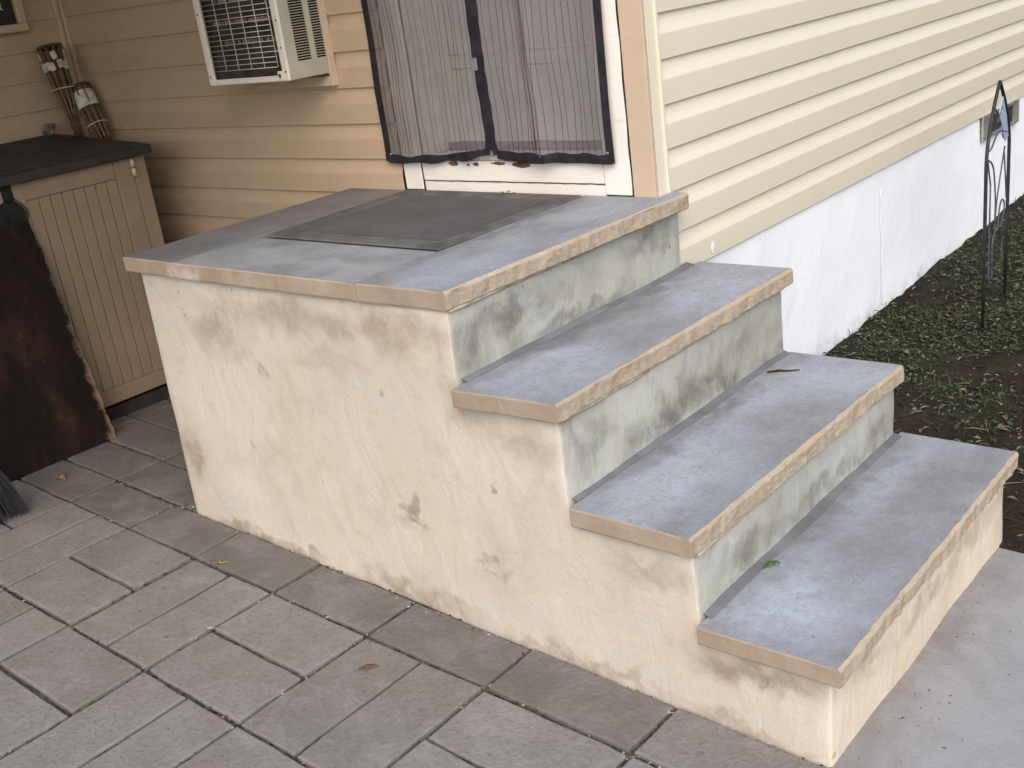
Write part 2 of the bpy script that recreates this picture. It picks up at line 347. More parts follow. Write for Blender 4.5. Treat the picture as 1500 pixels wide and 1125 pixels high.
def box(bm, x0, x1, y0, y1, z0, z1, bev=0.0, mi=0, mat=None):
    vs = [bm.verts.new(p) for p in ((x0, y0, z0), (x1, y0, z0), (x1, y1, z0), (x0, y1, z0), (x0, y0, z1), (x1, y0, z1), (x1, y1, z1), (x0, y1, z1))]
    fs = [bm.faces.new([vs[i] for i in f]) for f in ((0, 3, 2, 1), (4, 5, 6, 7), (0, 1, 5, 4), (1, 2, 6, 5), (2, 3, 7, 6), (3, 0, 4, 7))]
    for f in fs: f.material_index = mi
    if mat is not None: bmesh.ops.transform(bm, matrix=mat, verts=vs)
    if bev:
        es = list({e for f in fs for e in f.edges})
        bmesh.ops.bevel(bm, geom=es, offset=bev, segments=1, affect='EDGES', profile=.5)
def bx(name, x0, x1, y0, y1, z0, z1, m, parent=None, bev=0.0):
    bm = bmesh.new(); box(bm, x0, x1, y0, y1, z0, z1, bev); return mk(name, bm, m, parent)
def tube(bm, pts, r, n=6, mi=0, closed=False, caps=True):
    pts = [Vector(p) for p in pts]; rings = []; N = len(pts)
    rr = r if isinstance(r, (list, tuple)) else [r]*N
    prev = None
    for i, p in enumerate(pts):
        a = pts[(i-1) % N] if (closed or i > 0) else p; b = pts[(i+1) % N] if (closed or i < N-1) else p
        t = (b-a).normalized()
        if prev is None:
            u = t.orthogonal().normalized()
        else:
            u = (prev - t*prev.dot(t)).normalized()
        prev = u; v = t.cross(u)
        rings.append([bm.verts.new(p + (u*math.cos(2*math.pi*k/n) + v*math.sin(2*math.pi*k/n))*rr[i]) for k in range(n)])
    L = N if closed else N-1
    for i in range(L):
        A, B = rings[i], rings[(i+1) % N]
        for k in range(n):
            f = bm.faces.new((A[k], A[(k+1) % n], B[(k+1) % n], B[k])); f.material_index = mi; f.smooth = True
    if caps and not closed:
        bm.faces.new(rings[0][::-1]).material_index = mi; bm.faces.new(rings[-1]).material_index = mi
def nz(p, s, seed=0.0):
    return noise.noise(Vector((p[0]*s+seed, p[1]*s+seed*1.7, p[2]*s-seed)))

GZ, GS = -0.190274, -0.032664
def gz(x): return GZ + GS*x
TILT = -math.atan(GS)

# ------------------------------------------------------------------ ground
raw('ground', [(-80, -80, gz(-80)-.11), (80, -80, gz(80)-.11), (80, 80, gz(80)-.11), (-80, 80, gz(-80)-.11)], [(0, 1, 2, 3)], GROUND)['kind'] = 'structure'

# ------------------------------------------------------------------ garden soil beside the foundation
def soil_z(x, y):
    b = -.228 + .033*(y-.1) + .06*math.exp(-max(x, 0)/.28)*min(1, max(0, (y-.1)/.8))
    p = (x, y, 0)
    return b + .016*nz(p, 3, 4) + .010*nz(p, 11, 9) + .006*nz(p, 34, 2)
xs = list(np.arange(-.02, 2.6, .024)) + list(np.arange(2.6, 9, .4)); ys = list(np.arange(.085, 4.6, .03)) + list(np.arange(4.6, 14, .5))
vs = [(x, y, soil_z(x, y)) for y in ys for x in xs]; nx = len(xs)
fs = [(j*nx+i, j*nx+i+1, (j+1)*nx+i+1, (j+1)*nx+i) for j in range(len(ys)-1) for i in range(nx-1)]
# a skirt down to the ground at the walk side
b0 = len(vs); vs += [(x, .085, -.40) for x in xs]; fs += [(i, b0+i, b0+i+1, i+1) for i in range(nx-1)]
raw('garden_soil', vs, fs, SOIL, smooth=True)['kind'] = 'structure'

# ------------------------------------------------------------------ concrete walk in front of the bottom step
bm = bmesh.new()
box(bm, .945, 3.2, -4.2, .082, -.10, 0, .006)
o = mk('sidewalk', bm, WALK); o.rotation_euler = (0, TILT, 0); o.location = (0, 0, GZ-.003); o['kind'] = 'structure'

# ------------------------------------------------------------------ paved patio
patio = empty('paved_patio', (0, 0, GZ), (0, TILT, 0)); patio['kind'] = 'structure'
xj = list(np.arange(-3.15, -2.3, .05)) + list(np.arange(-2.3, .985, .016)); yj = list(np.arange(-4.2, -2.4, .06)) + list(np.arange(-2.4, -.93, .014)) + list(np.arange(-.93, .12, .03))
vj = [(x, y, -.0098 + .0042*nz((x, y, 0), 9, 3) + .0030*nz((x, y, 0), 38, 7)) for y in yj for x in xj]; nj = len(xj)
fj = [(b*nj+a, b*nj+a+1, (b+1)*nj+a+1, (b+1)*nj+a) for b in range(len(yj)-1) for a in range(nj-1)]
bxp = raw('joint_bed', vj, fj, JOINT, patio)
XL = [-3.05, -2.62, -2.215, -1.79+.0, -1.42, -1.043, -.655, -.256, .165, .592, .982]
YL = [-.965, -1.155, -1.58, -2.005, -2.43, -2.855, -3.28, -3.7, -4.12]
def paver_mesh(L, W, seed, pmat):
    g = .0062; bm = bmesh.new(); box(bm, -L/2+g, L/2-g, -W/2+g, W/2-g, -.05, 0, 0)
    bmesh.ops.subdivide_edges(bm, edges=[e for e in bm.edges if abs(e.verts[0].co.z-e.verts[1].co.z) < .01], cuts=5, use_grid_fill=True)
    rim = [e for e in bm.edges if abs(e.verts[0].co.z) < 1e-6 and abs(e.verts[1].co.z) < 1e-6 and len([f for f in e.link_faces if abs(f.normal.z) < .5 or True]) and
           (all(abs(abs(v.co.x)-(L/2-g)) < 1e-6 for v in e.verts) or all(abs(abs(v.co.y)-(W/2-g)) < 1e-6 for v in e.verts))]
    bmesh.ops.bevel(bm, geom=rim, offset=.0045, segments=2, affect='EDGES', profile=.5)
    for v in bm.verts:
        p = v.co.copy(); v.co.x += .0045*nz(p, 13, seed); v.co.y += .0045*nz(p, 13, seed+5); v.co.z += .0022*nz(p, 8, seed+9)
    me = bpy.data.meshes.new('paver'); bm.normal_update(); bm.to_mesh(me); bm.free(); me.materials.append(pmat)
    return me
_pm = {}
def add_paver(x0, x1, y0, y1, grimy_shaded=False):
    if y1 > -1.6 and x0 < .2 and random.random() < -1: grimy_shaded = True
    L, W = x1-x0, y1-y0; rot = 0
    v = random.randint(0, 3)
    key = (round(L, 2), round(W, 2), v, grimy_shaded)
    if key not in _pm: _pm[key] = paver_mesh(L, W, len(_pm)*3.3, PAVER_GRIME_SHADE if grimy_shaded else PAVER)
    o = bpy.data.objects.new('paver', _pm[key]); COL.objects.link(o); o.parent = patio
    o.location = ((x0+x1)/2, (y0+y1)/2, random.uniform(-.0012, .004))
    o.rotation_euler = (random.uniform(-.004, .004), random.uniform(-.006, .006), random.uniform(-.006, .006))
for i in range(len(XL)-1):
    x0, x1 = XL[i], XL[i+1]; ic = i-5      # i=5 is the square from -1.043
    add_paver(x0, x1, -1.155, -.965, x0 < .3)
    for j in range(1, len(YL)-1):
        y1, y0 = YL[j], YL[j+1]
        if (i + j) % 2 == 1: add_paver(x0, x1, (y0+y1)/2, y1); add_paver(x0, x1, y0, (y0+y1)/2)
        else: add_paver(x0, (x0+x1)/2, y0, y1); add_paver((x0+x1)/2, x1, y0, y1)
XL2 = [-3.05, -2.66, -2.26, -1.79, -1.30]
for i in range(len(XL2)-1):
    for (a, b) in ((-.965, -.775), (-.775, -.585), (-.585, -.39), (-.39, -.195), (-.195, -.005)):
        s = .2 if int(round(a*100)) % 2 else 0
        add_paver(XL2[i], XL2[i+1], a, b, True)

# ------------------------------------------------------------------ house
house = empty('house', (0, 0, 0))
tag(house, 'house with cream yellow siding on one side and the same siding in a painted tan shade round the white door', 'house')
bm = bmesh.new()
TOPZ = 2.55
box(bm, -3.2, -.957, .012, .16, -.3, TOPZ); box(bm, -.170, -.02, .012, .16, -.3, TOPZ)
box(bm, -.957, -.170, .03, .16, -.3, .70); box(bm, -.957, -.170, .012, .16, 1.93, TOPZ)
box(bm, -.957, -.17, .162, .18, .70, 1.93)
mk('wall', bm, SOFFIT, house)
bm = bmesh.new(); box(bm, -.16, -.014, .165, 9, .476, TOPZ); mk('wall', bm, SOFFIT, house)
bm = bmesh.new(); box(bm, -3.3, -3.098, -4.4, .01, -.3, TOPZ); mk('wall', bm, SOFFIT, house)
# white foundation under the yellow wall: gridded so that it is a little uneven
ys = np.linspace(.11, 9, 180); zs = np.linspace(-.40, .474, 16); vs = []; fs = []
for z in zs:
    for y in ys: vs.append((-.006 + .006*nz((0, y, z), 2.5, 3) + .003*nz((0, y, z), 9, 6), y, z))
n = len(ys)
for j in range(len(zs)-1):
    for i in range(n-1): fs.append((j*n+i, j*n+i+1, (j+1)*n+i+1, (j+1)*n+i))
b0 = len(vs); vs += [(-.2, .11, -.4), (-.2, 9, -.4), (-.2, 9, .474), (-.2, .11, .474)]; m_ = (len(zs)-1)*n
fs += [(m_, m_+n-1, b0+2, b0+3), (0, m_, b0+3, b0)]
raw('foundation', vs, fs, FOUND, house, smooth=True)
bm = bmesh.new(); tube(bm, [(-.003+.0005*i, 1.62+.004*math.sin(i*1.7), .40-.045*i) for i in range(12)], .0016, 4); mk('crack', bm, plain('crack_grey', (.74, .75, .76), .9, .1), house)

# siding: one object for each course, double bent profile
def prof(p):
    return [(.006, -.001), (.0150, 0), (.0166, .002), (.0172, .030), (.0176, .070), (.0172, .0735), (.0150, .082), (.0112, .097), (.0090, .110), (.0074, p+.003)]
def plank(p0, p1, outv, z, p, m, wav=1.0):
    p0, p1 = Vector(p0), Vector(p1); outv = Vector(outv); L = (p1-p0).length; n = max(2, int(L/.22))
    pr = prof(p); vs = []; fs = []; sd_ = random.uniform(0, 50)
    for i in range(n+1):
        q = p0.lerp(p1, i/n)
        wv = .0016*wav*noise.noise(Vector((i*.55+sd_, 0, 0))); wz = .0012*wav*noise.noise(Vector((i*.4+sd_, 3, 0)))
        for (o, h) in pr: vs.append(tuple(q + outv*(o+wv) + Vector((0, 0, z+h+wz))))
    k = len(pr)
    for i in range(n):
        for j in range(k-1): fs.append((i*k+j, (i+1)*k+j, (i+1)*k+j+1, i*k+j+1))
    return raw('siding_plank', vs, fs, m, house)
P1 = .1256
k0 = -7
for k in range(k0, 15):
    z = .7222 + P1*k
    plank((-3.088, .010, 0), (-1.052, .010, 0), (0, -1, 0), z, P1, VINYL_WARM_SHADE)
    if z > 1.98: plank((-1.052, .010, 0), (-.08, .010, 0), (0, -1, 0), z, P1, VINYL_WARM_SHADE)
    plank((-3.096, -4.35, 0), (-3.096, -.012, 0), (1, 0, 0), z+.001, P1, VINYL_WARM_SHADE)
P2 = .1284
for k in range(16):
    plank((-.012, .072, 0), (-.012, 9, 0), (1, 0, 0), .479 + P2*k, P2, VINYL_CREAM, .8)
# corner posts and trims
bm = bmesh.new()
box(bm, -.004, .004, .0115, .068, -.25, TOPZ, .001); box(bm, .004, .010, .055, .068, -.25, TOPZ, .0015)
mk('corner_post', bm, VINYL_CREAM, house)
bm = bmesh.new(); box(bm, -.074, .0042, -.006, .0112, -.25, TOPZ, .0012); mk('corner_post_shaded_face', bm, TRIM_TAN_SHADE, house)
bm = bmesh.new(); box(bm, -3.094, -3.062, -.018, .006, -.25, TOPZ, .003); box(bm, -3.094, -3.075, -.040, -.0185, -.25, TOPZ, .003); mk('inside_corner_trim', bm, VINYL_WARM_SHADE, house)
# door frame
fr = empty('door_frame'); fr.parent = house
def rough_board(name, x0, x1, y0, y1, z0, z1, m, par, amp=.0015, seed=1, n=24):
    bm = bmesh.new(); box(bm, x0, x1, y0, y1, z0, z1, .002)
    ax = 0 if x1-x0 > z1-z0 else 2
    bmesh.ops.subdivide_edges(bm, edges=[e for e in bm.edges if abs((e.verts[0].co-e.verts[1].co)[ax]) > .2], cuts=n)
    for v in bm.verts:
        p = v.co.copy(); v.co += Vector((amp*nz(p, 9, seed), amp*nz(p, 9, seed+3), amp*nz(p, 14, seed+6)))
    return mk(name, bm, m, par)
rough_board('trim_board', -1.046, -.960, -.0045, .012, .742, 2.04, WHITE, fr, seed=2)
rough_board('trim_board', -.178, -.082, -.0045, .012, .742, 2.04, WHITE, fr, seed=5)
rough_board('trim_board', -.958, -.180, -.0045, .012, 1.95, 2.04, WHITE, fr, seed=8)
rough_board('kick_board', -.954, -.182, -.0015, .028, .775, .842, WHITE, fr, seed=11)
rough_board('kick_board', -.954, -.182, .0005, .028, .735, .7725, WHITE, fr, seed=14)
bm = bmesh.new(); box(bm, -.9525, -.184, .000, .125, .8435, .8575, .003); mk('door_sill', bm, JAMBGREY, fr)
for (a, b) in ((-.9565, -.938), (-.189, -.1715)):
    bx('jamb', a, b, .0125, .155, .8445, 1.945, JAMBGREY, fr, .002)
bx('door_stop', -.9375, -.918, .062, .112, .8585, 1.93, JAMBGREY, fr, .004)
bx('door_stop', -.2095, -.1895, .062, .112, .8585, 1.93, JAMBGREY, fr, .004)
bx('door_head', -.937, -.190, .0125, .155, 1.93, 1.948, JAMBGREY, fr, .002)
# caulk gaps and bare wood where the paint has gone
bm = bmesh.new(); tube(bm, [(-.078+.002*math.sin(i), -.003, .745+.03*i) for i in range(40)], .0022, 4); mk('gap_line', bm, DARKGAP, fr)
bm = bmesh.new(); tube(bm, [(-1.049, -.002, .745+.03*i) for i in range(5)], .0022, 4); mk('gap_line', bm, DARKGAP, fr); bm = bmesh.new(); tube(bm, [(-.9565, -.001, .74+.02*i) for i in range(6)], .0022, 4); mk('gap_line', bm, DARKGAP, fr)
def chip(x, z, rx, rz, y, par, sd_):
    bm = bmesh.new(); c = bm.verts.new((x, y-.0016, z)); ring = []
    for i in range(16):
        a = i/16*2*math.pi; r = 1+.5*noise.noise(Vector((math.cos(a)*1.4+sd_, math.sin(a)*1.4, sd_)))
        ring.append(bm.verts.new((x+rx*r*math.cos(a), y, z+rz*r*math.sin(a))))
    for i in range(16): bm.faces.new((c, ring[i], ring[(i+1) % 16]))
    return mk('bare_patch', bm, BAREWOOD, par)
for i, (x, z, rx, rz) in enumerate(((-.80, .834, .024, .008), (-.735, .830, .006, .004), (-.70, .832, .014, .005), (-.60, .836, .035, .005), (-.50, .833, .035, .010), (-.44, .838, .06, .004), (-.30, .840, .04, .0025), (-.92, .840, .03, .003))):
    chip(x, z, rx, rz, -.0022, fr, i*2.1)
bm = bmesh.new(); tube(bm, [(-.95+.77*i/30, -.0004, .7735+.0012*math.sin(i*2.3)) for i in range(31)], .0009, 4); mk('gap_line', bm, DARKGAP, fr)
# the door itself, six panelled
door = empty('door'); door.parent = house
bx('door_slab', -.936, -.191, .1135, .150, .8605, 1.928, DOORWHITE, door, .002)
for (a, b) in ((-.86, -.60), (-.53, -.26)):
    for (z0, z1) in ((.888, 1.13), (1.175, 1.62), (1.68, 1.86)):
        bm = bmesh.new()
        for (q, r_) in (((a, z0), (b, z0)), ((b, z0), (b, z1)), ((b, z1), (a, z1)), ((a, z1), (a, z0))):
            tube(bm, [(q[0], .1134, q[1]), (r_[0], .1134, r_[1])], .0022, 6)
        mk('moulding', bm, DOORWHITE, door)
bm = bmesh.new(); box(bm, -.934, -.193, .105, .113, .8605, .886, .002); mk('door_sweep', bm, plain('sweep', (.16, .15, .14), .6, .3), door)
# roof with deep eaves
bm = bmesh.new(); box(bm, -.2, .38, -.38, 9.4, TOPZ+.002, TOPZ+.12, .004); mk('eave', bm, SOFFIT, house)
bm = bmesh.new(); box(bm, -4.0, -.202, -.42, 9.4, TOPZ+.0025, TOPZ+.12, .004); mk('eave', bm, SOFFIT, house)
bm = bmesh.new(); box(bm, -7.5, -2.0, -4.8, -.423, TOPZ+.003, TOPZ+.12, .004); mk('eave', bm, SOFFIT, house)
bm = bmesh.new()
v = [bm.verts.new(p) for p in ((-7.6, -.50, TOPZ+.125), (.46, -.50, TOPZ+.125), (.46, 9.5, TOPZ+.125), (-7.6, 9.5, TOPZ+.125), (-3.5, 3, 4.2), (-3.5, 6.5, 4.2))]
for f in ((0, 1, 4), (1, 2, 5, 4), (2, 3, 5), (3, 0, 4, 5), (0, 3, 2, 1)): bm.faces.new([v[i] for i in f])
mk('roof', bm, ROOF, house)

bm = bmesh.new()
PX, PY = -.62, -3.0
box(bm, -3.6, PX, PY, -.424, 2.20, 2.262, .004); box(bm, -3.6, PX, PY-.015, PY-.0005, 2.13, 2.27, .003); box(bm, PX+.0015, PX+.02, PY-.015, -.424, 2.13, 2.27, .003)
mk('added_shade_roof', bm, SOFFIT, house)  # unseen dark roof, added to shade the left corner and door wall
# ------------------------------------------------------------------ stairs
stairs = empty('staircase', (0, 0, 0)); tag(stairs, 'cream stucco outdoor stairs with bluestone treads and landing at the door', 'staircase')
Z1, Z2, Z3, Z4 = .74, .5076, .2535, .0437
secs = [(-1.312, .032, .700), (.032, .334, Z2-.042), (.334, .665, Z3-.042), (.665, .967, Z4-.040)]
def cuts(bps, st):
    out = []
    for a, b in zip(bps[:-1], bps[1:]):
        n = max(1, int(round((b-a)/st))); out += [a+(b-a)*i/n for i in range(n)]
    return out+[bps[-1]]
xg = cuts([-1.312, -.006, .032, .334, .665, .967], .035); yg = cuts([-.957, .010, .060, .115], .04); zg = cuts([-.30, Z4-.040, Z3-.042, Z2-.042, .700], .035)
def solid(x, y, z):
    if z < -.30 or z > .7: return False
    for i, (a, b, t) in enumerate(secs):
        if a < x < b:
            yb = .010 if x < -.006 else (.060 if x < .032 else .115)
            return -.957 < y < yb and z < t
    return False
vid = {}; vs = []; fs = []; mi = []
def V(i, j, k):
    if (i, j, k) not in vid:
        vid[(i, j, k)] = len(vs); vs.append([xg[i], yg[j], zg[k]])
    return vid[(i, j, k)]
cx = [(a+b)/2 for a, b in zip(xg[:-1], xg[1:])]; cy = [(a+b)/2 for a, b in zip(yg[:-1], yg[1:])]; cz = [(a+b)/2 for a, b in zip(zg[:-1], zg[1:])]
S = np.zeros((len(cx)+2, len(cy)+2, len(cz)+2), bool)
for i, x in enumerate(cx):
    for j, y in enumerate(cy):
        for k, z in enumerate(cz): S[i+1, j+1, k+1] = solid(x, y, z)
for i in range(len(cx)):
    for j in range(len(cy)):
        for k in range(len(cz)):
            if not S[i+1, j+1, k+1]: continue
            if not S[i, j+1, k+1]: fs.append((V(i, j, k), V(i, j, k+1), V(i, j+1, k+1), V(i, j+1, k))); mi.append(0)
            if not S[i+2, j+1, k+1]:
                fs.append((V(i+1, j, k), V(i+1, j+1, k), V(i+1, j+1, k+1), V(i+1, j, k+1))); mi.append(2 if xg[i+1] > .9 else 1)
            if not S[i+1, j, k+1]: fs.append((V(i, j, k), V(i+1, j, k), V(i+1, j, k+1), V(i, j, k+1))); mi.append(0)
            if not S[i+1, j+2, k+1]: fs.append((V(i, j+1, k), V(i, j+1, k+1), V(i+1, j+1, k+1), V(i+1, j+1, k))); mi.append(0)
            if not S[i+1, j+1, k+2]: fs.append((V(i, j, k+1), V(i+1, j, k+1), V(i+1, j+1, k+1), V(i, j+1, k+1))); mi.append(0)
for p in vs:
    q = tuple(p)
    dx = .007*nz(q, 3.2, 1) + .003*nz(q, 10, 4); dy = .008*nz(q, 2.6, 7) + .003*nz(q, 9, 2)
    p[0] += dx; p[1] += dy
    if q[0] < -1.30:                       # bulge of the hand trowelled left corner
        t = (q[2]+.14)/.84; p[0] += .012*t - .016*math.sin(max(0, min(1, t))*math.pi) + .01
    if q[1] < -.95 and q[2] < .3: p[1] -= .006*(.3-q[2])
base = raw('stair_base', [tuple(p) for p in vs], fs, [STUCCO, RISER, BOTTOM_RISER], stairs, smooth=True, idx=mi)
bv = base.modifiers.new('soft_edges', 'BEVEL'); bv.width = .009; bv.segments = 2; bv.limit_method = 'ANGLE'; bv.angle_limit = R(50)

def slab(name, loop, zt, th, kinds, mats=None, seed=0.0, par=stairs, amp=.0052, slope=0.0):
    """loop: corner points counter-clockwise; kinds: for each edge 's' sawn, 'r' split rock face, 'j' tight joint"""
    per = []; ek = []
    for i, a in enumerate(loop):
        b = loop[(i+1) % len(loop)]; L = math.hypot(b[0]-a[0], b[1]-a[1]); n = max(2, int(L/(.0085 if kinds[i] == 'r' else .05)))
        nrm = Vector((b[1]-a[1], -(b[0]-a[0]))).normalized()
        for t in range(n): per.append((a[0]+(b[0]-a[0])*t/n, a[1]+(b[1]-a[1])*t/n)); ek.append((kinds[i], nrm, t == 0, kinds[i-1]))
    N = len(per); lev = [0, .004, .16, .32, .48, .64, .80, .92, 1.0]; LAST = 8; vs = []; fs = []; mi = []
    for li, l in enumerate(lev):
        for q, (k, nr, corner, pk) in zip(per, ek):
            h = l if li == 1 else l*th
            z = zt - (l if li == 1 else l*th)
            o = 0.0
            p3 = (q[0], q[1], z*1.6)
            if k == 'r' or (corner and pk == 'r'):
                nn = .6*nz(p3, 15, seed) + .65*nz((q[0], q[1], z*.5), 36, seed+3) + .3*nz(p3, 80, seed+1) + .8*nz(p3, 4, seed+9)
                o = amp*nn + (-.001 if li == 0 else (.0 if li in (1,) else .004)) + (-.006 if li == LAST else 0)
                if li <= 1: o = .6*amp*(nz((q[0], q[1], zt), 22, seed) + .8*nz((q[0], q[1], zt), 5, seed+9)) - (.004 if li == 0 else 0)
            elif k == 's':
                o = .0016*nz(p3, 9, seed) - (.002 if li == 0 else 0) - (.0015 if li == LAST else 0)
            elif k == 'j': o = -.0012 - (.0012 if li == 0 else 0)
            zz = z + (.0025*nz(p3, 14, seed+5) if li == LAST else 0)
            vs.append((q[0]+nr[0]*o, q[1]+nr[1]*o, zz))
    for li in range(len(lev)-1):
        for i in range(N):
            j = (i+1) % N
            fs.append((li*N+i, (li+1)*N+i, (li+1)*N+j, li*N+j)); mi.append({'r': 1, 's': 2, 'j': 3}[ek[i][0]])
    fs.append(tuple(range(N))); mi.append(0); fs.append(tuple(range(len(lev)*N-1, (len(lev)-1)*N-1, -1))); mi.append(2)
    return raw(name, vs, fs, (mats or [BLUESTONE, ROCKFACE, SAWN]) + [MORTAR], par, idx=mi)
# landing: four flags
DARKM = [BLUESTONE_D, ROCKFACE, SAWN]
TH = .047
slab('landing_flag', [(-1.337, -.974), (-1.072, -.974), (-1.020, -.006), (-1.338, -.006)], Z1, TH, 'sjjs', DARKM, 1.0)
slab('landing_flag', [(-1.072, -.974), (-.258, -.975), (-.258, -.672), (-1.055, -.672)], Z1-.001, TH, 'sjjj', None, 4.0)
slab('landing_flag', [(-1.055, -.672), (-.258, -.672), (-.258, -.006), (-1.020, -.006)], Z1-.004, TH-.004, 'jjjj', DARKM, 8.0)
slab('landing_flag', [(-.258, -.975), (.041, -.967), (.064, .068), (.008, .068), (.008, -.006), (-.258, -.006)], Z1, TH+.001, 'srssjj', None, 11.0)
def smear(pts_c, ax, m, par, rr, sd_, name):
    x, y, z = pts_c; bm = bmesh.new(); ring = []
    c = bm.verts.new((x - (0 if ax == 'y' else -.0012), y - (.0012 if ax == 'y' else 0), z))
    for i in range(18):
        a = i/18*2*math.pi; q = 1+.55*noise.noise(Vector((math.cos(a)*1.6+sd_, math.sin(a)*1.6, sd_)))
        u, v = rr[0]*q*math.cos(a), rr[1]*q*math.sin(a)
        ring.append(bm.verts.new((x+u, y, z+v) if ax == 'y' else (x, y+u, z+v)))
    for i in range(18): bm.faces.new((c, ring[i], ring[(i+1) % 18]))
    mk(name, bm, m, par)
smear((.0072, .285, .512), 'x', plain('paint_spot', (.82, .83, .84), .6, .3, .03), house, (.013, .016), 5.0, 'paint_spot')
# treads
treads = [slab('tread', [(.046, -.999), (.346, -.975), (.353, .142), (.040, .142)], Z2, .046, 'srss', None, 21.0),
          slab('tread', [(.350, -.979), (.671, -.980), (.682, .132), (.345, .125)], Z3, .048, 'srss', None, 33.0),
          slab('tread', [(.676, -.989), (.999, -.981), (.993, .138), (.672, .140)], Z4, .044, 'srss', None, 47.0, amp=.006)]
# mortar fillets where a riser meets the tread below it
for (xa, zt, ye) in ((.036, Z2, .10), (.338, Z3, .112), (.669, Z4, .112)):
    vs = []; fs = []; n = 140
    for i in range(n+1):
        y = -.945 + (ye+.945)*i/n; a = .017 + .009*nz((xa, y, 0), 4, 3) + .002*nz((xa, y, 0), 13, 1); h = .009+.003*nz((xa, y, 0), 5, 8)
        vs += [(xa-.012, y, zt+.0+h), (xa+a*.35, y, zt+h*.55), (xa+a, y, zt+.0008)]
        if i: q = (i-1)*3; fs += [(q, q+3, q+4, q+1), (q+1, q+4, q+5, q+2)]
    raw('mortar_fillet', vs, fs, MORTAR, stairs, smooth=True)
# thin mortar bed line under the rock faced noses
for (xa, zb, ye) in ((.034, Z1-TH, .058), (.337, Z2-.046, .11), (.668, Z3-.048, .11), (.970, Z4-.044, .11)):
    bm = bmesh.new(); tube(bm, [(xa+.004*nz((xa, i*.03, 0), 12, 4), -.955+(ye+.955)*i/36, zb-.004+.002*nz((xa, i*.03, 1), 10)) for i in range(37)], .007, 6)
    mk('mortar_bed', bm, plain('mortar_buff', (.42, .37, .27), .9, .1, .2, 20) if xa < .04 else bpy.data.materials['mortar_buff'], stairs)

# ------------------------------------------------------------------ doormat
mat_ = empty('doormat', (0, 0, Z1)); tag(mat_, 'dark grey ribbed doormat lying on the landing in front of the door', 'doormat')
def mat_pt(u, v):                                            # u along X, v along Y
    x = -1.006 + .746*u + (-.012+.02*u)*v; y = -.664 + (.636-.004*u)*v
    return x, y
vs = []; fs = []
def ringpts(i0, z): return [mat_pt(i0, i0*1.3), mat_pt(1-i0, i0*1.3), mat_pt(1-i0, 1-i0*1.3), mat_pt(i0, 1-i0*1.3)]
for i0, z in ((0, .0005), (0.002, .007), (.075, .0075), (.080, .004)):
    for p in ringpts(i0, z): vs.append((p[0], p[1], z))
for r_ in range(3):
    for i in range(4): fs.append((r_*4+i, r_*4+(i+1) % 4, (r_+1)*4+(i+1) % 4, (r_+1)*4+i))
raw('border', vs, fs, MATBORDER, mat_)
raw('backing', [(*mat_pt(.07, .09), .0035), (*mat_pt(.93, .09), .0035), (*mat_pt(.93, .91), .0035), (*mat_pt(.07, .91), .0035)], [(0, 1, 2, 3)], BLACKP, mat_)
bm = bmesh.new()
NR = 44
for i in range(NR):
    u = .085 + .83*(i+.5)/NR
    a = mat_pt(u, .11); b = mat_pt(u, .89); h = .0045
    box(bm, -h, h, -.5*(b[1]-a[1]), .5*(b[1]-a[1]), 0, .0042+random.uniform(-.0006, .0006), 0, 0, Matrix.Translation(((a[0]+b[0])/2, (a[1]+b[1])/2, .0035)) @ Matrix.Rotation(-math.atan2(b[0]-a[0], b[1]-a[1]), 4, 'Z'))
o = mk('ribs', bm, MATB, mat_); o['kind'] = 'stuff'

# ------------------------------------------------------------------ mesh curtain on the door
cur = empty('mesh_curtain', (0, 0, 0)); tag(cur, 'black insect mesh curtain hanging over the white door with a split down the middle', 'mesh curtain')
def cy_(x, z): return -.0135 - .011*(.5+.5*math.sin(x*27+1.2*math.sin(z*4)+3*x*x)) - .006*nz((x, 0, z), 5, 2) - .012*math.exp(-((x+.40+.03*(z-1.1))/.022)**2)
def cxb(z): return -.606 + .006*math.sin(z*9) - .012*max(0, (.95-z)/.11)**2*0
def curtain(x0f, x1f, zb0, zb1):
    vs = []; fs = []; NX, NZ = 44, 40
    for j in range(NZ+1):
        t = j/NZ
        for i in range(NX+1):
            s = i/NX; zb = zb0+(zb1-zb0)*s; z = zb+(1.97-zb)*t
            x = x0f(z)+(x1f(z)-x0f(z))*s; vs.append((x, cy_(x, z), z))
    for j in range(NZ):
        for i in range(NX): q = j*(NX+1)+i; fs.append((q, q+1, q+NX+2, q+NX+1))
    return raw('mesh_panel', vs, fs, MESHM, cur, smooth=True)
LX = lambda z: -1.092+.010*(1.39-z)*-1+.0*z
RXf = lambda z: -.140-.010*(z-.86)*-1
def midL(z): return -.612 - .018*max(0, min(1, (.90-z)/.06)) + .0015*math.sin(z*14)
def midR(z): return -.598 + .018*max(0, min(1, (.90-z)/.06)) + .0015*math.sin(z*14)
curtain(LX, midL, .846, .872); curtain(midR, RXf, .868, .852)
def ribbon(name, pts, wv, m, par, off=-.0025):
    vs = []; fs = []
    for i, (p, wd) in enumerate(zip(pts, wv)):
        a = pts[max(0, i-1)]; b = pts[min(len(pts)-1, i+1)]; d = Vector((b[0]-a[0], b[1]-a[1])).normalized(); nn = Vector((-d[1], d[0]))
        for s in (-1, 1):
            x = p[0]+nn[0]*s*wd; z = p[1]+nn[1]*s*wd; y = cy_(x, z)+off
            vs += [(x, y, z), (x, y+.0018, z)]
        if i:
            q = (i-1)*4; fs += [(q, q+4, q+6, q+2), (q+1, q+3, q+7, q+5), (q, q+1, q+5, q+4), (q+2, q+6, q+7, q+3)]
    return raw(name, vs, fs, m, par, smooth=False)
zz = [.842+i*.03 for i in range(38)]
ribbon('edge_tape', [(LX(z)-.004, z) for z in zz], [.0135]*len(zz), TAPE, cur)
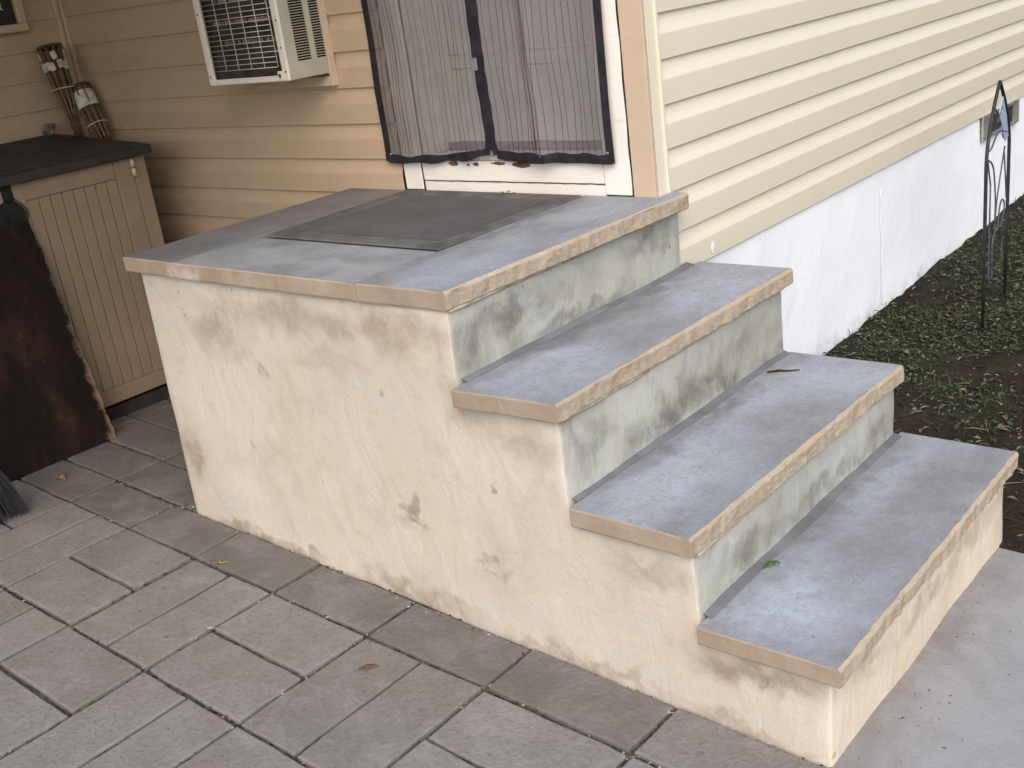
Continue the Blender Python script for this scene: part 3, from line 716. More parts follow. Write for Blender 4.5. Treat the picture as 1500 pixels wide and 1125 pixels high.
ribbon('edge_tape', [(RXf(z)+.004, z) for z in zz], [.0135]*len(zz), TAPE, cur)
zz = [.868+i*.02 for i in range(55)]; kz = .0
ribbon('magnet_strip', [(midL(z)-.002, z) for z in zz], [.010+.0012*math.sin(i*1.3)+.004*min(1, i/30) for i in range(len(zz))], TAPE, cur, -.004)
ribbon('magnet_strip', [(midR(z)+.004, z) for z in zz], [.010+.0012*math.sin(i*1.7+1)+.004*min(1, i/30) for i in range(len(zz))], TAPE, cur, -.0065)
n = 20
ribbon('hem_tape', [(-1.10+i*(.475)/n, .850+.026*(i/n)**3+.002*math.sin(i*1.1)) for i in range(n+1)], [.013+.003*math.sin(i*.9) for i in range(n+1)], TAPE, cur)
ribbon('hem_tape', [(-.585+i*(.453)/n, .868-.014*(i/n)**.4+.0015*math.sin(i*1.3)) for i in range(n+1)], [.013+.003*abs(math.sin(i*.7)) for i in range(n+1)], TAPE, cur)
bm = bmesh.new()                                             # woven accent threads
for x in list(np.arange(-1.065, -.16, .0250)) + [-.43, -.415, -.402, -.39, -1.0, -.985]:
    if abs(x+.605) < .022: continue
    ph = random.uniform(0, 6); am = random.uniform(.0015, .005); x += random.uniform(-.004, .004)
    pts = []
    for i in range(36):
        z = .872 + i*.031; xx = x + am*math.sin(z*13+ph) + .004*nz((x*3, 0, z), 4, 3); pts.append((xx, cy_(xx, z)-.0008, z))
    tube(bm, pts, random.uniform(.0006, .0009), 3)
o = mk('accent_threads', bm, THREAD, cur); o['kind'] = 'stuff'
for (x, z) in ((-1.087, .868), (-.142, .874)):
    bm = bmesh.new(); bmesh.ops.create_uvsphere(bm, u_segments=8, v_segments=5, radius=.004, matrix=Matrix.Translation((x, cy_(x, z)-.004, z))); mk('tack', bm, GALV, cur, True)
bx('magnet_clip', -.622, -.606, cy_(-.61, 1.17)-.011, cy_(-.61, 1.17)-.008, 1.135, 1.175, plain('clip_grey', (.2, .2, .2), .5, .3), cur, .002)

# ------------------------------------------------------------------ air conditioner
ac = empty('air_conditioner', (-1.545, 0, 1.16)); tag(ac, 'white window air conditioner with a wire grille sticking out of the shade-toned siding', 'air conditioner')
ac.location = (0, 0, 0)
AX0, AX1, AY, AZ0, AZ1 = -1.780, -1.318, -.215, 1.160, 1.520
bm = bmesh.new()
box(bm, AX0, AX1, AY+.012, -.002, AZ0, AZ0+.004); box(bm, AX0, AX1, AY+.012, -.002, AZ1-.004, AZ1)
box(bm, AX0, AX0+.004, AY+.012, -.002, AZ0+.0045, AZ1-.0045)
# right side with two louvre openings
z0, z1 = AZ0+.0045, AZ1-.0045; y0, y1 = AY+.012, -.002
ops = [(AY+.055, AY+.118), (AY+.142, AY+.192)]; lo, hi = AZ0+.055, AZ1-.05
for (a, b) in ((y0, ops[0][0]), (ops[0][1], ops[1][0]), (ops[1][1], y1)): box(bm, AX1-.004, AX1, a, b, z0, z1)
for (a, b) in ops: box(bm, AX1-.004, AX1, a, b, z0, lo); box(bm, AX1-.004, AX1, a, b, hi, z1)
mk('housing', bm, ACGREY, ac)
bm = bmesh.new()
for (a, b) in ops:
    z = lo
    while z < hi-.006:
        box(bm, AX1-.010, AX1+.0006, a, b, 0, .0026, 0, 0, Matrix.Translation((0, 0, z)) @ Matrix.Rotation(0, 4, 'Y')); z += .0088
o = mk('louvre_slats', bm, ACGREY, ac); o['kind'] = 'stuff'
bx('louvre_backing', AX1-.022, AX1-.014, AY+.05, AY+.197, lo-.01, hi+.01, LOUVRE, ac)
bm = bmesh.new()
fw = .030
box(bm, AX0-.001, AX0+fw, AY, AY+.0115, AZ0-.001, AZ1+.001, .002); box(bm, AX1-fw, AX1+.001, AY, AY+.0115, AZ0-.001, AZ1+.001, .002)
box(bm, AX0+fw+.0005, AX1-fw-.0005, AY+.0005, AY+.011, AZ0-.001, AZ0+.019, .002); box(bm, AX0+fw+.0005, AX1-fw-.0005, AY+.0005, AY+.011, AZ1-.019, AZ1+.001, .002)
mk('front_frame', bm, ACWHITE, ac)
bm = bmesh.new(); box(bm, AX0+.006, AX1-.026, AY+.030, AY+.05, AZ0+.006, AZ1-.006); mk('coil', bm, ACDARK, ac)
bm = bmesh.new()
for (zc, xa, xb) in ((AZ0+.14, .20, .95), (AZ0+.21, .10, .98), (AZ0+.285, .15, .9)):   # bent silver fins on the coil
    n = 46
    for i in range(n):
        t = i/n
        if t < xa or t > xb or random.random() < .12: continue
        x = AX0+.012+(AX1-.032-AX0-.012)*t; hh = random.uniform(.005, .010)
        box(bm, x, x+.0048, AY+.0265, AY+.0295, zc-hh, zc+hh)
o = mk('coil_fins', bm, FIN, ac); o['kind'] = 'stuff'
gr = empty('wire_grille'); gr.parent = ac
gx0, gx1, gz0, gz1 = AX0+.036, AX1-.052, AZ0+.048, AZ1-.03
nv, nh = 6, 17
bm = bmesh.new(); tube(bm, [(0, 0, gz0), (0, 0, gz1)], .0016, 5); wv_ = None
for i in range(nv):
    x = gx0+(gx1-gx0)*i/(nv-1)
    if wv_ is None: wv_ = mk('grille_wire', bm, WIREM, gr, loc=(x, AY+.006, 0))
    else: link_copy(wv_, gr, (x, AY+.006, 0))
bm = bmesh.new(); tube(bm, [(gx0, 0, 0), (gx1, 0, 0)], .0014, 5); wh_ = None
bm2 = bmesh.new(); tube(bm2, [(AX0+.02, 0, 0), (AX1-.02, 0, 0)], .0014, 5); wl_ = None
for i in range(nh):
    z = gz0+(gz1-gz0)*i/(nh-1)
    if i in (3, 11):
        if wl_ is None: wl_ = mk('grille_wire', bm2, WIREM, gr, loc=(0, AY+.0025, z))
        else: link_copy(wl_, gr, (0, AY+.0025, z))
    elif wh_ is None: wh_ = mk('grille_wire', bm, WIREM, gr, loc=(0, AY+.0025, z))
    else: link_copy(wh_, gr, (0, AY+.0025, z))
bm = bmesh.new(); box(bm, AX1-fw-.022, AX1-fw+.002, AY-.003, AY-.0003, AZ0+.004, AZ0+.034, .002); mk('drain_tab', bm, ACWHITE, ac)
bm = bmesh.new(); bmesh.ops.create_cone(bm, cap_ends=True, segments=12, radius1=.0075, radius2=.0075, depth=.002, matrix=Matrix.Translation((AX1-fw-.011, AY-.004, AZ0+.018)) @ Matrix.Rotation(R(90), 4, 'X')); mk('rust_hole', bm, RUSTSPOT, ac)
for i, (x, z) in enumerate(((AX0+.012, AZ0+.03), (AX1-.010, AZ0+.03), (AX1-.010, AZ0+.20), (AX1-.012, AZ0+.11), (AX0+.014, AZ0+.25))):
    bm = bmesh.new(); bmesh.ops.create_cone(bm, cap_ends=True, segments=10, radius1=.0034, radius2=.003, depth=.0018, matrix=Matrix.Translation((x, AY-.0009, z)) @ Matrix.Rotation(R(90), 4, 'X')); mk('screw', bm, LOUVRE, ac)
bm = bmesh.new()
box(bm, AX1+.0005, AX1+.012, -.034, -.006, AZ0-.046, AZ1+.01, .001); box(bm, AX0+.05, AX1-.0005, -.034, -.006, AZ0-.046, AZ0-.012, .001)
mk('wall_flange', bm, TRIM_TAN_SHADE, ac)

# ------------------------------------------------------------------ cable on the siding by the door
bm = bmesh.new()
tube(bm, [(-1.124, -.008, 1.098), (-1.121, -.010, 1.06), (-1.119, -.010, 1.03), (-1.115, -.011, 1.0), (-1.110, -.010, .978)], .0012, 5)
tube(bm, [(-1.103, -.008, 1.08), (-1.106, -.010, 1.05), (-1.103, -.011, 1.01), (-1.100, -.010, .985)], .0012, 5)
tag(mk('cable', bm, TWIG), 'thin brown wires hanging on the shade-toned siding left of the door', 'cable')

# ------------------------------------------------------------------ meter box on the left wall
mb = empty('meter_box', (-3.082, -.35, 1.44)); tag(mb, 'tan framed box with a black window and white mark high on the left wall', 'meter box')
bm = bmesh.new()
for (a, b, c, d) in ((-.17, .145, 0, .034), (-.17, .145, .30, .335), (-.17, -.136, .0345, .2995), (.110, .145, .0345, .2995)): box(bm, .005, .055, a, b, c, d, .003)
mk('frame', bm, TRIM_TAN_SHADE, mb)
bm = bmesh.new(); box(bm, .0, .030, -.1355, .1095, .035, .299, 0); mk('window', bm, BLACKGL, mb)
bm = bmesh.new()
cp = [(-.02, .10), (-.026, .13), (-.012, .137), (-.002, .125), (-.002, .100), (.004, .130), (.018, .135), (.024, .120), (.020, .100), (.030, .096)]
tube(bm, [(.0325, .03+c[0]*1.1, c[1]+.0) for c in cp], .0036, 5); mk('lettering', bm, ACWHITE, mb)

# ------------------------------------------------------------------ storage cabinet
cb = empty('storage_cabinet', (-2.68, -.82, -.1)); cb.location = (0, 0, 0)
tag(cb, 'taupe plastic garden cabinet with dark lid against the left wall', 'storage cabinet')
CX = -2.33
bx('side_panel', -3.05, CX-.004, -.243, -.222, -.06, .930, CAB, cb, .004)
bx('side_panel', -3.05, CX-.004, -1.42, -1.398, -.06, .930, CAB, cb, .004)
bx('back_panel', -3.068, -3.051, -1.42, -.222, -.06, .930, CAB, cb, .003)
bx('base', -3.06, CX-.012, -1.418, -.226, -.128, -.0605, CABLID, cb, .004)
bx('front_post', CX-.045, CX, -.290, -.2225, -.06, .930, CAB, cb, .006)
bx('front_post', CX-.045, CX, -1.42, -1.352, -.06, .930, CAB, cb, .006)
def cab_door(ya, yb, hinge_right):
    d = empty('cabinet_door'); d.parent = cb
    s1 = -.372 if hinge_right else ya+.042; s0 = ya+.042 if hinge_right else ya+.08
    pl0, pl1 = (-.758, -.372) if hinge_right else (-1.27, -.884)
    bx('backing', CX-.030, CX-.010, ya+.002, yb-.002, -.045, .908, CAB, d)
    bx('top_rail', CX-.0095, CX+.004, pl0, yb-.0005 if False else pl1, .838, .908, CAB, d, .003)
    bx('bottom_rail', CX-.0095, CX+.004, pl0, pl1, -.045, .022, CAB, d, .003)
    bx('stile', CX-.0095, CX+.004, pl1+.0012, yb, -.045, .908, CAB, d, .003)
    # latch side stile with its scooped corner
    bm = bmesh.new()
    pts = [(ya, -.045), (pl0-.0012, -.045), (pl0-.0012, .908), (ya, .908)]
    arc = [(ya, .88)] + [(ya + .040*math.sin(t*math.pi), .86-.13*t) for t in np.linspace(0.0, 1, 11)] + [(ya, .72)] if hinge_right else []
    lp = pts + arc
    f0 = [bm.verts.new((CX+.004, p[0], p[1])) for p in lp]; f1 = [bm.verts.new((CX-.0095, p[0], p[1])) for p in lp]
    bm.faces.new(f0); bm.faces.new(f1[::-1])
    for i in range(len(lp)): j = (i+1) % len(lp); bm.faces.new((f0[i], f1[i], f1[j], f0[j]))
    bmesh.ops.recalc_face_normals(bm, faces=bm.faces[:]); mk('stile', bm, CAB, d)
    n = 8; wdt = (pl1-pl0)/n; src = None
    for i in range(n):
        yc = pl0+wdt*(i+.5)
        if src is None:
            bm = bmesh.new(); box(bm, CX-.0095, CX+.0025, -wdt/2+.0014, wdt/2-.0014, .0232, .8368, .002); src = mk('plank', bm, CAB, d, loc=(0, yc, 0))
        else: link_copy(src, d, (0, yc, 0))
    return d
cab_door(-.80, -.2925, True); cab_door(-1.350, -.842, False)
bm = bmesh.new()
for i in range(1):
    bmesh.ops.create_cone(bm, cap_ends=True, segments=24, radius1=.062, radius2=.056, depth=.022, matrix=Matrix.Translation((CX+.004, -.832, .795)) @ Matrix.Rotation(R(90), 4, 'Y'))
    bmesh.ops.create_cone(bm, cap_ends=True, segments=16, radius1=.018, radius2=.014, depth=.02, matrix=Matrix.Translation((CX+.022, -.838, .79)) @ Matrix.Rotation(R(90), 4, 'Y'))
    box(bm, CX-.0092, CX+.002, -.841, -.801, .70, .905, 0)
mk('latch', bm, BLACKP, cb)
for zc in (.868, .10):
    h = empty('hinge'); h.parent = cb
    bm = bmesh.new(); tube(bm, [(CX+.010, -.2915, zc-.034), (CX+.010, -.2915, zc-.003)], .009, 8); tube(bm, [(CX+.010, -.2915, zc+.003), (CX+.010, -.2915, zc+.034)], .009, 8); mk('barrel', bm, plain('hinge_tan', (.55, .44, .31), .5, .3) if zc > .5 else bpy.data.materials['hinge_tan'], h)
lid = empty('lid'); lid.parent = cb
bm = bmesh.new()
prl = [(-2.288, .911), (-2.288, .944), (-2.30, .949), (-2.66, .972), (-3.06, .998), (-3.06, .962), (-2.322, .931), (-2.322, .911)]
for y0, y1 in ((-1.436, -.206),):
    A = [bm.verts.new((x, y0, z)) for x, z in prl]; B = [bm.verts.new((x, y1, z)) for x, z in prl]
    bm.faces.new(A); bm.faces.new(B[::-1])
    for i in range(len(prl)): j = (i+1) % len(prl); bm.faces.new((A[i], B[i], B[j], A[j]))
bmesh.ops.recalc_face_normals(bm, faces=bm.faces[:]); bmesh.ops.bevel(bm, geom=bm.edges[:], offset=.004, segments=1, affect='EDGES')
mk('lid_panel', bm, CABLID, lid)
bm = bmesh.new()
for i in range(24):
    x = -2.335 - i*.029; z = .949+.0645*(-2.30-x)
    box(bm, x-.0095, x+.0095, -1.38, -.262-.0*i, z-.003, z+.0045, .002)
o = mk('lid_ridges', bm, CABLID, lid); o['kind'] = 'stuff'

# ------------------------------------------------------------------ rusty board leaning on the cabinet
BW = 1.05
brd = empty('rusty_board', (-2.165, -.744, gz(-2.165)+.002)); tag(brd, 'dark rusty brown board with a chipped edge leaning against the cabinet front', 'board')
ang = math.atan2(.158, .885)
brd.rotation_euler = (0, -ang, 0)
HB = .885/math.cos(ang)-.002
NY, NZ_ = 40, 60; vs = []; fs = []; mi = []
for s in (0, 1):
    for j in range(NZ_+1):
        for i in range(NY+1):
            t = j/NZ_; u = i/NY; y = -BW*u - .028*t; z = HB*t
            if i == 0: y += .006*nz((0, 0, z), 14, 3) + .007*nz((0, 0, z), 45, 5) - .012*max(0, nz((0, 0, z), 6, 8))
            if j == NZ_: z += .006*nz((0, y, 0), 16, 2)
            vs.append((.008 if s == 0 else -.008, y, z))
k = NY+1; O2 = k*(NZ_+1)
for j in range(NZ_):
    for i in range(NY):
        q = j*k+i; fs.append((q, q+k, q+k+1, q+1)); mi.append(0); q += O2; fs.append((q, q+1, q+k+1, q+k)); mi.append(0)
for j in range(NZ_): q = j*k; fs.append((q, O2+q, O2+q+k, q+k)); mi.append(1); q = j*k+NY; fs.append((q, q+k, O2+q+k, O2+q)); mi.append(1)
for i in range(NY): q = i; fs.append((q, q+1, O2+q+1, O2+q)); mi.append(1); q = NZ_*k+i; fs.append((q, O2+q, O2+q+1, q+1)); mi.append(1)
raw('board_face', vs, fs, [RUST, RUSTEDGE], brd, idx=mi)

# ------------------------------------------------------------------ broom at the left edge
br = empty('broom', (-1.88, -1.34, gz(-1.9))); tag(br, 'broom with grey black bristles standing beside the rusty board', 'broom')
bm = bmesh.new()
for i in range(420):
    a = random.uniform(-1, 1); b = random.uniform(-1, 1)
    p0 = Vector((-.06+.014*b, -.045+.045*a, .25)); p1 = Vector((.0+.042*b+random.gauss(0, .006), -.035+.10*a+random.gauss(0, .006), random.uniform(.0, .02)))
    mid = p0.lerp(p1, .5)+Vector((.006*b, .012*a, .0)); tube(bm, [p0, mid, p1], [.0013, .0013, .0009], 3, caps=False)
o = mk('bristles', bm, BRISTLE, br); o['kind'] = 'stuff'
bm = bmesh.new(); box(bm, -.085, -.035, -.125, .035, .235, .29, .01); mk('head', bm, BLACKP, br)
bm = bmesh.new(); tube(bm, [(-.06, -.045, .28), (-.395, -.16, 1.13)], .012, 10); mk('handle', bm, TRIM_TAN_SHADE, br)

# ------------------------------------------------------------------ bamboo torches in the corner
def torch(name, base_pt, top_pt, scale, label, ragged):
    A = Vector(base_pt); B = Vector(top_pt); L = (B-A).length
    t = empty(name, A, (B-A).to_track_quat('Z', 'Y').to_euler()); tag(t, label, 'torch', 'bamboo torches behind the cabinet')
    bm = bmesh.new(); tube(bm, [(0, 0, 0), (0, 0, L-.22)], .013, 8); mk('pole', bm, BAMBOO, t)
    src = None
    for i in range(9):
        a = i/9*2*math.pi
        bm = bmesh.new(); d = Vector((math.cos(a), math.sin(a), 0))
        tube(bm, [d*.012+Vector((0, 0, L-.42)), d*.020+Vector((0, 0, L-.30)), d*.040*scale+Vector((0, 0, L-.17)), d*.046*scale+Vector((0, 0, L-.02))], [.0055, .006, .007, .007], 5)
        if src is None: src = mk('cane', bm, BAMBOO_L, t); src.rotation_euler = (0, 0, 0)
        else:
            bm.free(); link_copy(src, t, rot=(0, 0, a))
    bm = bmesh.new(); bmesh.ops.create_cone(bm, cap_ends=True, segments=18, radius1=.028, radius2=.043*scale, depth=.20, matrix=Matrix.Translation((0, 0, L-.135))); mk('basket', bm, BAMBOO, t)
    bm = bmesh.new(); tube(bm, [(.050*scale*math.cos(a), .050*scale*math.sin(a), L-.195) for a in np.linspace(0, 2*math.pi, 20)[:-1]], .0028, 5, closed=True); mk('wire_ring', bm, WIREM, t)
    if ragged:
        bm = bmesh.new(); rnd = random.Random(3)
        for i in range(16):
            a = i/16*2*math.pi+rnd.uniform(-.1, .1); z = L-.075+rnd.choice((-.022, .022))+rnd.uniform(-.006, .006)
            Mx = Matrix.Translation((.050*scale*math.cos(a), .050*scale*math.sin(a), z)) @ Matrix.Rotation(a, 4, 'Z') @ Matrix.Rotation(rnd.uniform(-.3, .3), 4, 'X')
            box(bm, -.004, .004, -.012, .012, -.018, .018, .003, 0, Mx)
        mk('cloth_wrap', bm, RAG, t)
    else:
        bm = bmesh.new(); bmesh.ops.create_cone(bm, cap_ends=False, segments=18, radius1=.050*scale, radius2=.052*scale, depth=.075, matrix=Matrix.Translation((0, 0, L-.075)))
        for v in bm.verts: v.co.x += .004*nz(v.co, 30, 2); v.co.y += .004*nz(v.co, 30, 6)
        mk('cloth_wrap', bm, RAG, t)
    bm = bmesh.new(); tube(bm, [(.047*scale*math.cos(a), .047*scale*math.sin(a), L-.012) for a in np.linspace(0, 2*math.pi, 20)[:-1]], .008, 6, closed=True); mk('rim', bm, BAMBOO, t)
    return t
torch('bamboo_torch', (-2.79, -.145, gz(-2.8)), (-3.005, -.150, 1.375), 1.0, 'taller bamboo torch with a ragged white wrap in the corner behind the cabinet', True)
torch('bamboo_torch', (-2.36, -.10, gz(-2.4)), (-2.975, -.075, 1.185), .95, 'shorter dark bamboo torch leaning low beside the taller one behind the cabinet', False)
bm = bmesh.new(); bmesh.ops.create_icosphere(bm, subdivisions=3, radius=.03, matrix=Matrix.Translation((-3.035, -.235, 1.022)) @ Matrix.Diagonal((.8, 1.0, .95, 1)))
for v in bm.verts: v.co += .012*Vector((nz(v.co, 40, 1), nz(v.co, 40, 5), nz(v.co, 40, 9)))
tag(mk('rag', bm, RAGBLUE), 'crumpled pale grey rag on the back corner of the cabinet lid', 'rag')

# ------------------------------------------------------------------ foundation vent
fv = empty('foundation_vent', (.002, 2.8, .37)); tag(fv, 'small metal vent with a dark opening set in the white foundation wall', 'vent')
bm = bmesh.new()
for (a, b, c, d) in ((0, .53, -.004, .012), (0, .53, .098, .114), (0, .012, .0125, .0975), (.075, .087, .0125, .0975), (.455, .467, .0125, .0975), (.518, .53, .0125, .0975)): box(bm, .001, .014, a, b, c, d, .001)
mk('frame', bm, GALV, fv)
bm = bmesh.new(); box(bm, -.002, .004, .012, .518, .012, .0975); mk('opening', bm, plain('vent_dark', (.04, .038, .032), .8, .2), fv)
s0 = None
for i, y in enumerate((.022, .034, .046, .058, .478, .490, .502)):
    if s0 is None:
        bm = bmesh.new(); box(bm, .0045, .011, -.0035, .0035, .0125, .0975, .001); s0 = mk('slat', bm, GALV, fv, loc=(0, y, 0))
    else: link_copy(s0, fv, (0, y, 0))

# ------------------------------------------------------------------ garden trellis
tr = empty('garden_trellis', (.40, 1.79, 0)); tag(tr, 'pointed black iron garden trellis with leaded scrollwork standing on the grass', 'trellis')
def tz(z): return z
bot0, bot1 = soil_z(.42, 1.60)-.02, soil_z(.37, 2.03)-.02
TX = lambda y: .42 - .05*((y-1.6)/.43) - 0.40
def arch(side):
    pts = []
    y_edge = -.19 if side < 0 else .235
    for i in range(15):
        t = i/14
        z = .50 + .282*t; y = y_edge + (.020 - y_edge)*t**1.75
        pts.append((.02 - .05*((y+.19)/.43), y, z))
    return pts
for side in (-1, 1):
    a = arch(side); y_edge = -.19 if side < 0 else .235; xb = .02 - .05*((y_edge+.19)/.43)
    bm = bmesh.new(); tube(bm, [(xb, y_edge, bot0 if side < 0 else bot1), (xb, y_edge, .2)] + a, .0072, 8); mk('frame_rod', bm, IRON, tr)
def pt(u, z): return (.02 - .05*u - .0, -.19 + .425*u, z)
curves = [[(.20, .36), (.20, .0), (.20, -.02)], [(.05, .47), (.30, .42), (.42, .30), (.44, .18)], [(.80, .46), (.60, .34), (.48, .25), (.44, .18), (.44, .14)],
          [(.78, .44), (.88, .32), (.94, .24)], [(.44, .14), (.35, .11), (.36, -.05)], [(.44, .14), (.62, .15), (.78, .08), (.80, -.03)], [(.58, .15), (.62, .22), (.74, .25), (.86, .215), (.76, .16), (.66, .14)],
          [(.06, .50), (.20, .50), (.50, .54), (.90, .51)], [(.22, .66), (.42, .62), (.60, .56), (.72, .50)], [(.46, .58), (.56, .62), (.64, .625)], [(.0, .05), (.2, .05), (.36, .02)], [(.2, .36), (.12, .42), (.06, .47)]]
for c in curves:
    bm = bmesh.new(); P = [pt(u, z+.05) for u, z in c]
    Q = []
    for i in range(len(P)-1):
        p0, p1, p2, p3 = [Vector(P[max(0, min(len(P)-1, i+d))]) for d in (-1, 0, 1, 2)]
        for s in np.linspace(0, 1, 6)[:-1]:
            Q.append(.5*((2*p1)+(-p0+p2)*s+(2*p0-5*p1+4*p2-p3)*s*s+(-p0+3*p1-3*p2+p3)*s**3))
    Q.append(Vector(P[-1])); tube(bm, Q, .0034, 6); mk('scroll_rod', bm, LEADC, tr)
gp = [(.52, .66), (.60, .70), (.66, .715), (.84, .63), (.95, .54), (.80, .53), (.64, .58)]
bm = bmesh.new(); f0 = [bm.verts.new(Vector(pt(u, z))+Vector((.0015, 0, 0))) for u, z in gp]; f1 = [bm.verts.new(Vector(pt(u, z))-Vector((.0015, 0, 0))) for u, z in gp]
bm.faces.new(f0); bm.faces.new(f1[::-1])
for i in range(len(gp)): j = (i+1) % len(gp); bm.faces.new((f0[i], f1[i], f1[j], f0[j]))
bmesh.ops.recalc_face_normals(bm, faces=bm.faces[:]); mk('glass_pane', bm, GLASSB, tr)

# ------------------------------------------------------------------ low plants, litter (uncountable) on the soil
rng = np.random.default_rng(5)
def leaves(name, N, gen, mats, kindsplit, size, up):
    vs = []; fs = []; mi = []
    for i in range(N):
        x, y, z, s = gen(i); a = rng.uniform(0, 2*math.pi); el = rng.uniform(*up); L = s*rng.uniform(*size); W = L*rng.uniform(.28, .5)
        d = np.array((math.cos(a)*math.cos(el), math.sin(a)*math.cos(el), math.sin(el))); sd_ = np.array((-math.sin(a), math.cos(a), rng.uniform(-.3, .3)))
        p = np.array((x, y, z)); q = len(vs)
        dr = np.array((0, 0, -.25*L))
        vs += [tuple(p), tuple(p+d*L*.45+sd_*W*.5), tuple(p+d*L+dr), tuple(p+d*L*.45-sd_*W*.5)]
        fs += [(q, q+1, q+2, q+3)]; mi.append(kindsplit())
    return raw(name, vs, fs, mats, idx=mi)
def clump_w(x, y): return nz((x, y, 0), 1.7, 12) + .6*nz((x, y, 0), 4.5, 3)
def gen_green(i):
    while True:
        x = rng.uniform(.01, 2.4)**1.0; y = .35 + 5.2*rng.random()**1.3
        if x < .06 and rng.random() < .3: continue
        edge = min(1, max(0, (y-.55-.22*nz((x, y, 0), 2, 5)-.10*x)/.45))
        if clump_w(x, y) + .40*edge + .1 < rng.uniform(-.1, .75) or rng.random() > edge: continue
        return x, y, soil_z(x, y)+rng.uniform(-.002, .022), rng.uniform(.7, 1.3)
G1 = plain('weed_green', (.040, .068, .032), .55, .25, .3, 30); G2 = plain('weed_pale', (.115, .14, .085), .5, .3, .3, 30); G3 = plain('weed_dull', (.04, .05, .022), .6, .2, .3, 30)
o = leaves('ground_cover', 36000, gen_green, [G1, G2, G3], lambda: int(rng.choice(3, p=[.48, .26, .26])), (.008, .030), (-.1, .6)); tag(o, 'low dark green weeds and clover spreading over the soil by the foundation', kind='stuff')
def gen_litter(i):
    x = rng.uniform(.0, 2.2); y = .12+5*rng.random()**1.2
    return x, y, soil_z(x, y)+rng.uniform(.001, .012), rng.uniform(.6, 1.5)
L1 = plain('litter_tan', (.20, .15, .095), .8, .1, .3, 30); L2 = plain('litter_dark', (.05, .036, .026), .9, .1, .3, 30); L3 = plain('litter_grey', (.22, .20, .17), .8, .1, .3, 30)
o = leaves('leaf_litter', 4200, gen_litter, [L1, L2, L3], lambda: int(rng.choice(3, p=[.35, .5, .15])), (.008, .036), (-.1, .4)); tag(o, 'dry leaf crumbs and bark scattered on the dark soil', kind='stuff')
o = leaves('fallen_leaves', 90, gen_litter, [LEAFB, L1, L3], lambda: int(rng.choice(3, p=[.4, .4, .2])), (.022, .042), (-.05, .3)); tag(o, 'larger dry brown leaves fallen on the weeds and soil', kind='stuff')
bm = bmesh.new()
for i in range(40):
    x = rng.uniform(.05, 1.8); y = .15+2.5*rng.random(); a = rng.uniform(0, 6.28); L_ = rng.uniform(.02, .07); p = Vector((x, y, soil_z(x, y)+.006)); d = Vector((math.cos(a), math.sin(a), rng.uniform(-.05, .15)))
    tube(bm, [p-d*L_, p+Vector((0, 0, .004)), p+d*L_], [.0012, .0018, .001], 4)
tag(mk('sticks', bm, L1), 'thin dry sticks lying among the weeds', kind='stuff')
# grass blades
vs = []; fs = []
for i in range(9000):
    x, y, z, s = gen_green(i); a = rng.uniform(0, 6.28); h = rng.uniform(.014, .036); l = rng.uniform(.3, 1.1); d = np.array((math.cos(a), math.sin(a), 0)); q = len(vs); wv2 = np.array((-math.sin(a), math.cos(a), 0))*.0016
    p = np.array((x, y, z-.005)); m1 = p+d*h*.3*l+np.array((0, 0, h*.7)); t = p+d*h*l+np.array((0, 0, h*.85))
    vs += [tuple(p-wv2), tuple(p+wv2), tuple(m1+wv2), tuple(m1-wv2), tuple(t)]; fs += [(q, q+1, q+2, q+3), (q+3, q+2, q+4)]
tag(raw('grass', vs, fs, plain('grass_green', (.05, .075, .022), .6, .2, .3, 20)), 'thin short grass growing among the weeds', kind='stuff')

# ------------------------------------------------------------------ grit and debris on the paving and walk
vs = []; fs = []; mi = []
def chipgeo(x, y, z, s):
    q = len(vs); a = rng.uniform(0, 6.28); L = s*rng.uniform(1, 3); W = s*rng.uniform(.5, 1)
    d = np.array((math.cos(a), math.sin(a), 0)); e = np.array((-math.sin(a), math.cos(a), 0)); p = np.array((x, y, z))
    vs.extend([tuple(p-d*L-e*W*.3), tuple(p+e*W), tuple(p+d*L+e*W*.2), tuple(p-e*W), tuple(p+np.array((0, 0, s*.9)))])
    for k_ in range(4): fs.append((q+k_, q+(k_+1) % 4, q+4))
    m0 = int(rng.choice(3, p=[.6, .25, .15])); mi.extend([m0]*4)
for i in range(420):
    x = rng.uniform(-2.6, .95); y = rng.uniform(-2.6, -.97); chipgeo(x, y, gz(x)-.001, rng.uniform(.0008, .0026))
for i in range(60):
    x = rng.uniform(.99, 1.02)+abs(rng.normal(0, .18)); y = rng.uniform(-1.6, .08); chipgeo(x, y, gz(x)-.0028, rng.uniform(.0008, .0022))
for i in range(90):                                           # dirt gathered where the wall meets the paving
    x = rng.uniform(-1.33, .96); y = -.972-abs(rng.normal(0, .012)); chipgeo(x, y, gz(x)-.002, rng.uniform(.002, .006))
for i in range(40):
    x = rng.uniform(.985, 1.0)+abs(rng.normal(0, .02)); y = rng.uniform(-.95, .08); chipgeo(x, y, gz(x)-.003, rng.uniform(.0007, .0016))
for i in range(160):
    x = rng.normal(-1.34, .05); y = rng.uniform(-.99, -.3); chipgeo(x, y, gz(x)-.001, rng.uniform(.002, .006))
for i in range(900):                                           # crumbs in the paver joints
    if rng.random() < .5: x = float(rng.choice(XL[2:]))+rng.normal(0, .004); y = rng.uniform(-2.5, -.97)
    else: x = rng.uniform(-2.2, .95); y = float(rng.choice(YL[:5]))+rng.normal(0, .004)
    chipgeo(x, y, gz(x)-.0035, rng.uniform(.0015, .0042))
for i in range(34):
    x = 1.0+abs(rng.normal(0, .10)); y = rng.uniform(-.9, .05); chipgeo(x, y, gz(x)-.003, rng.uniform(.0012, .003))
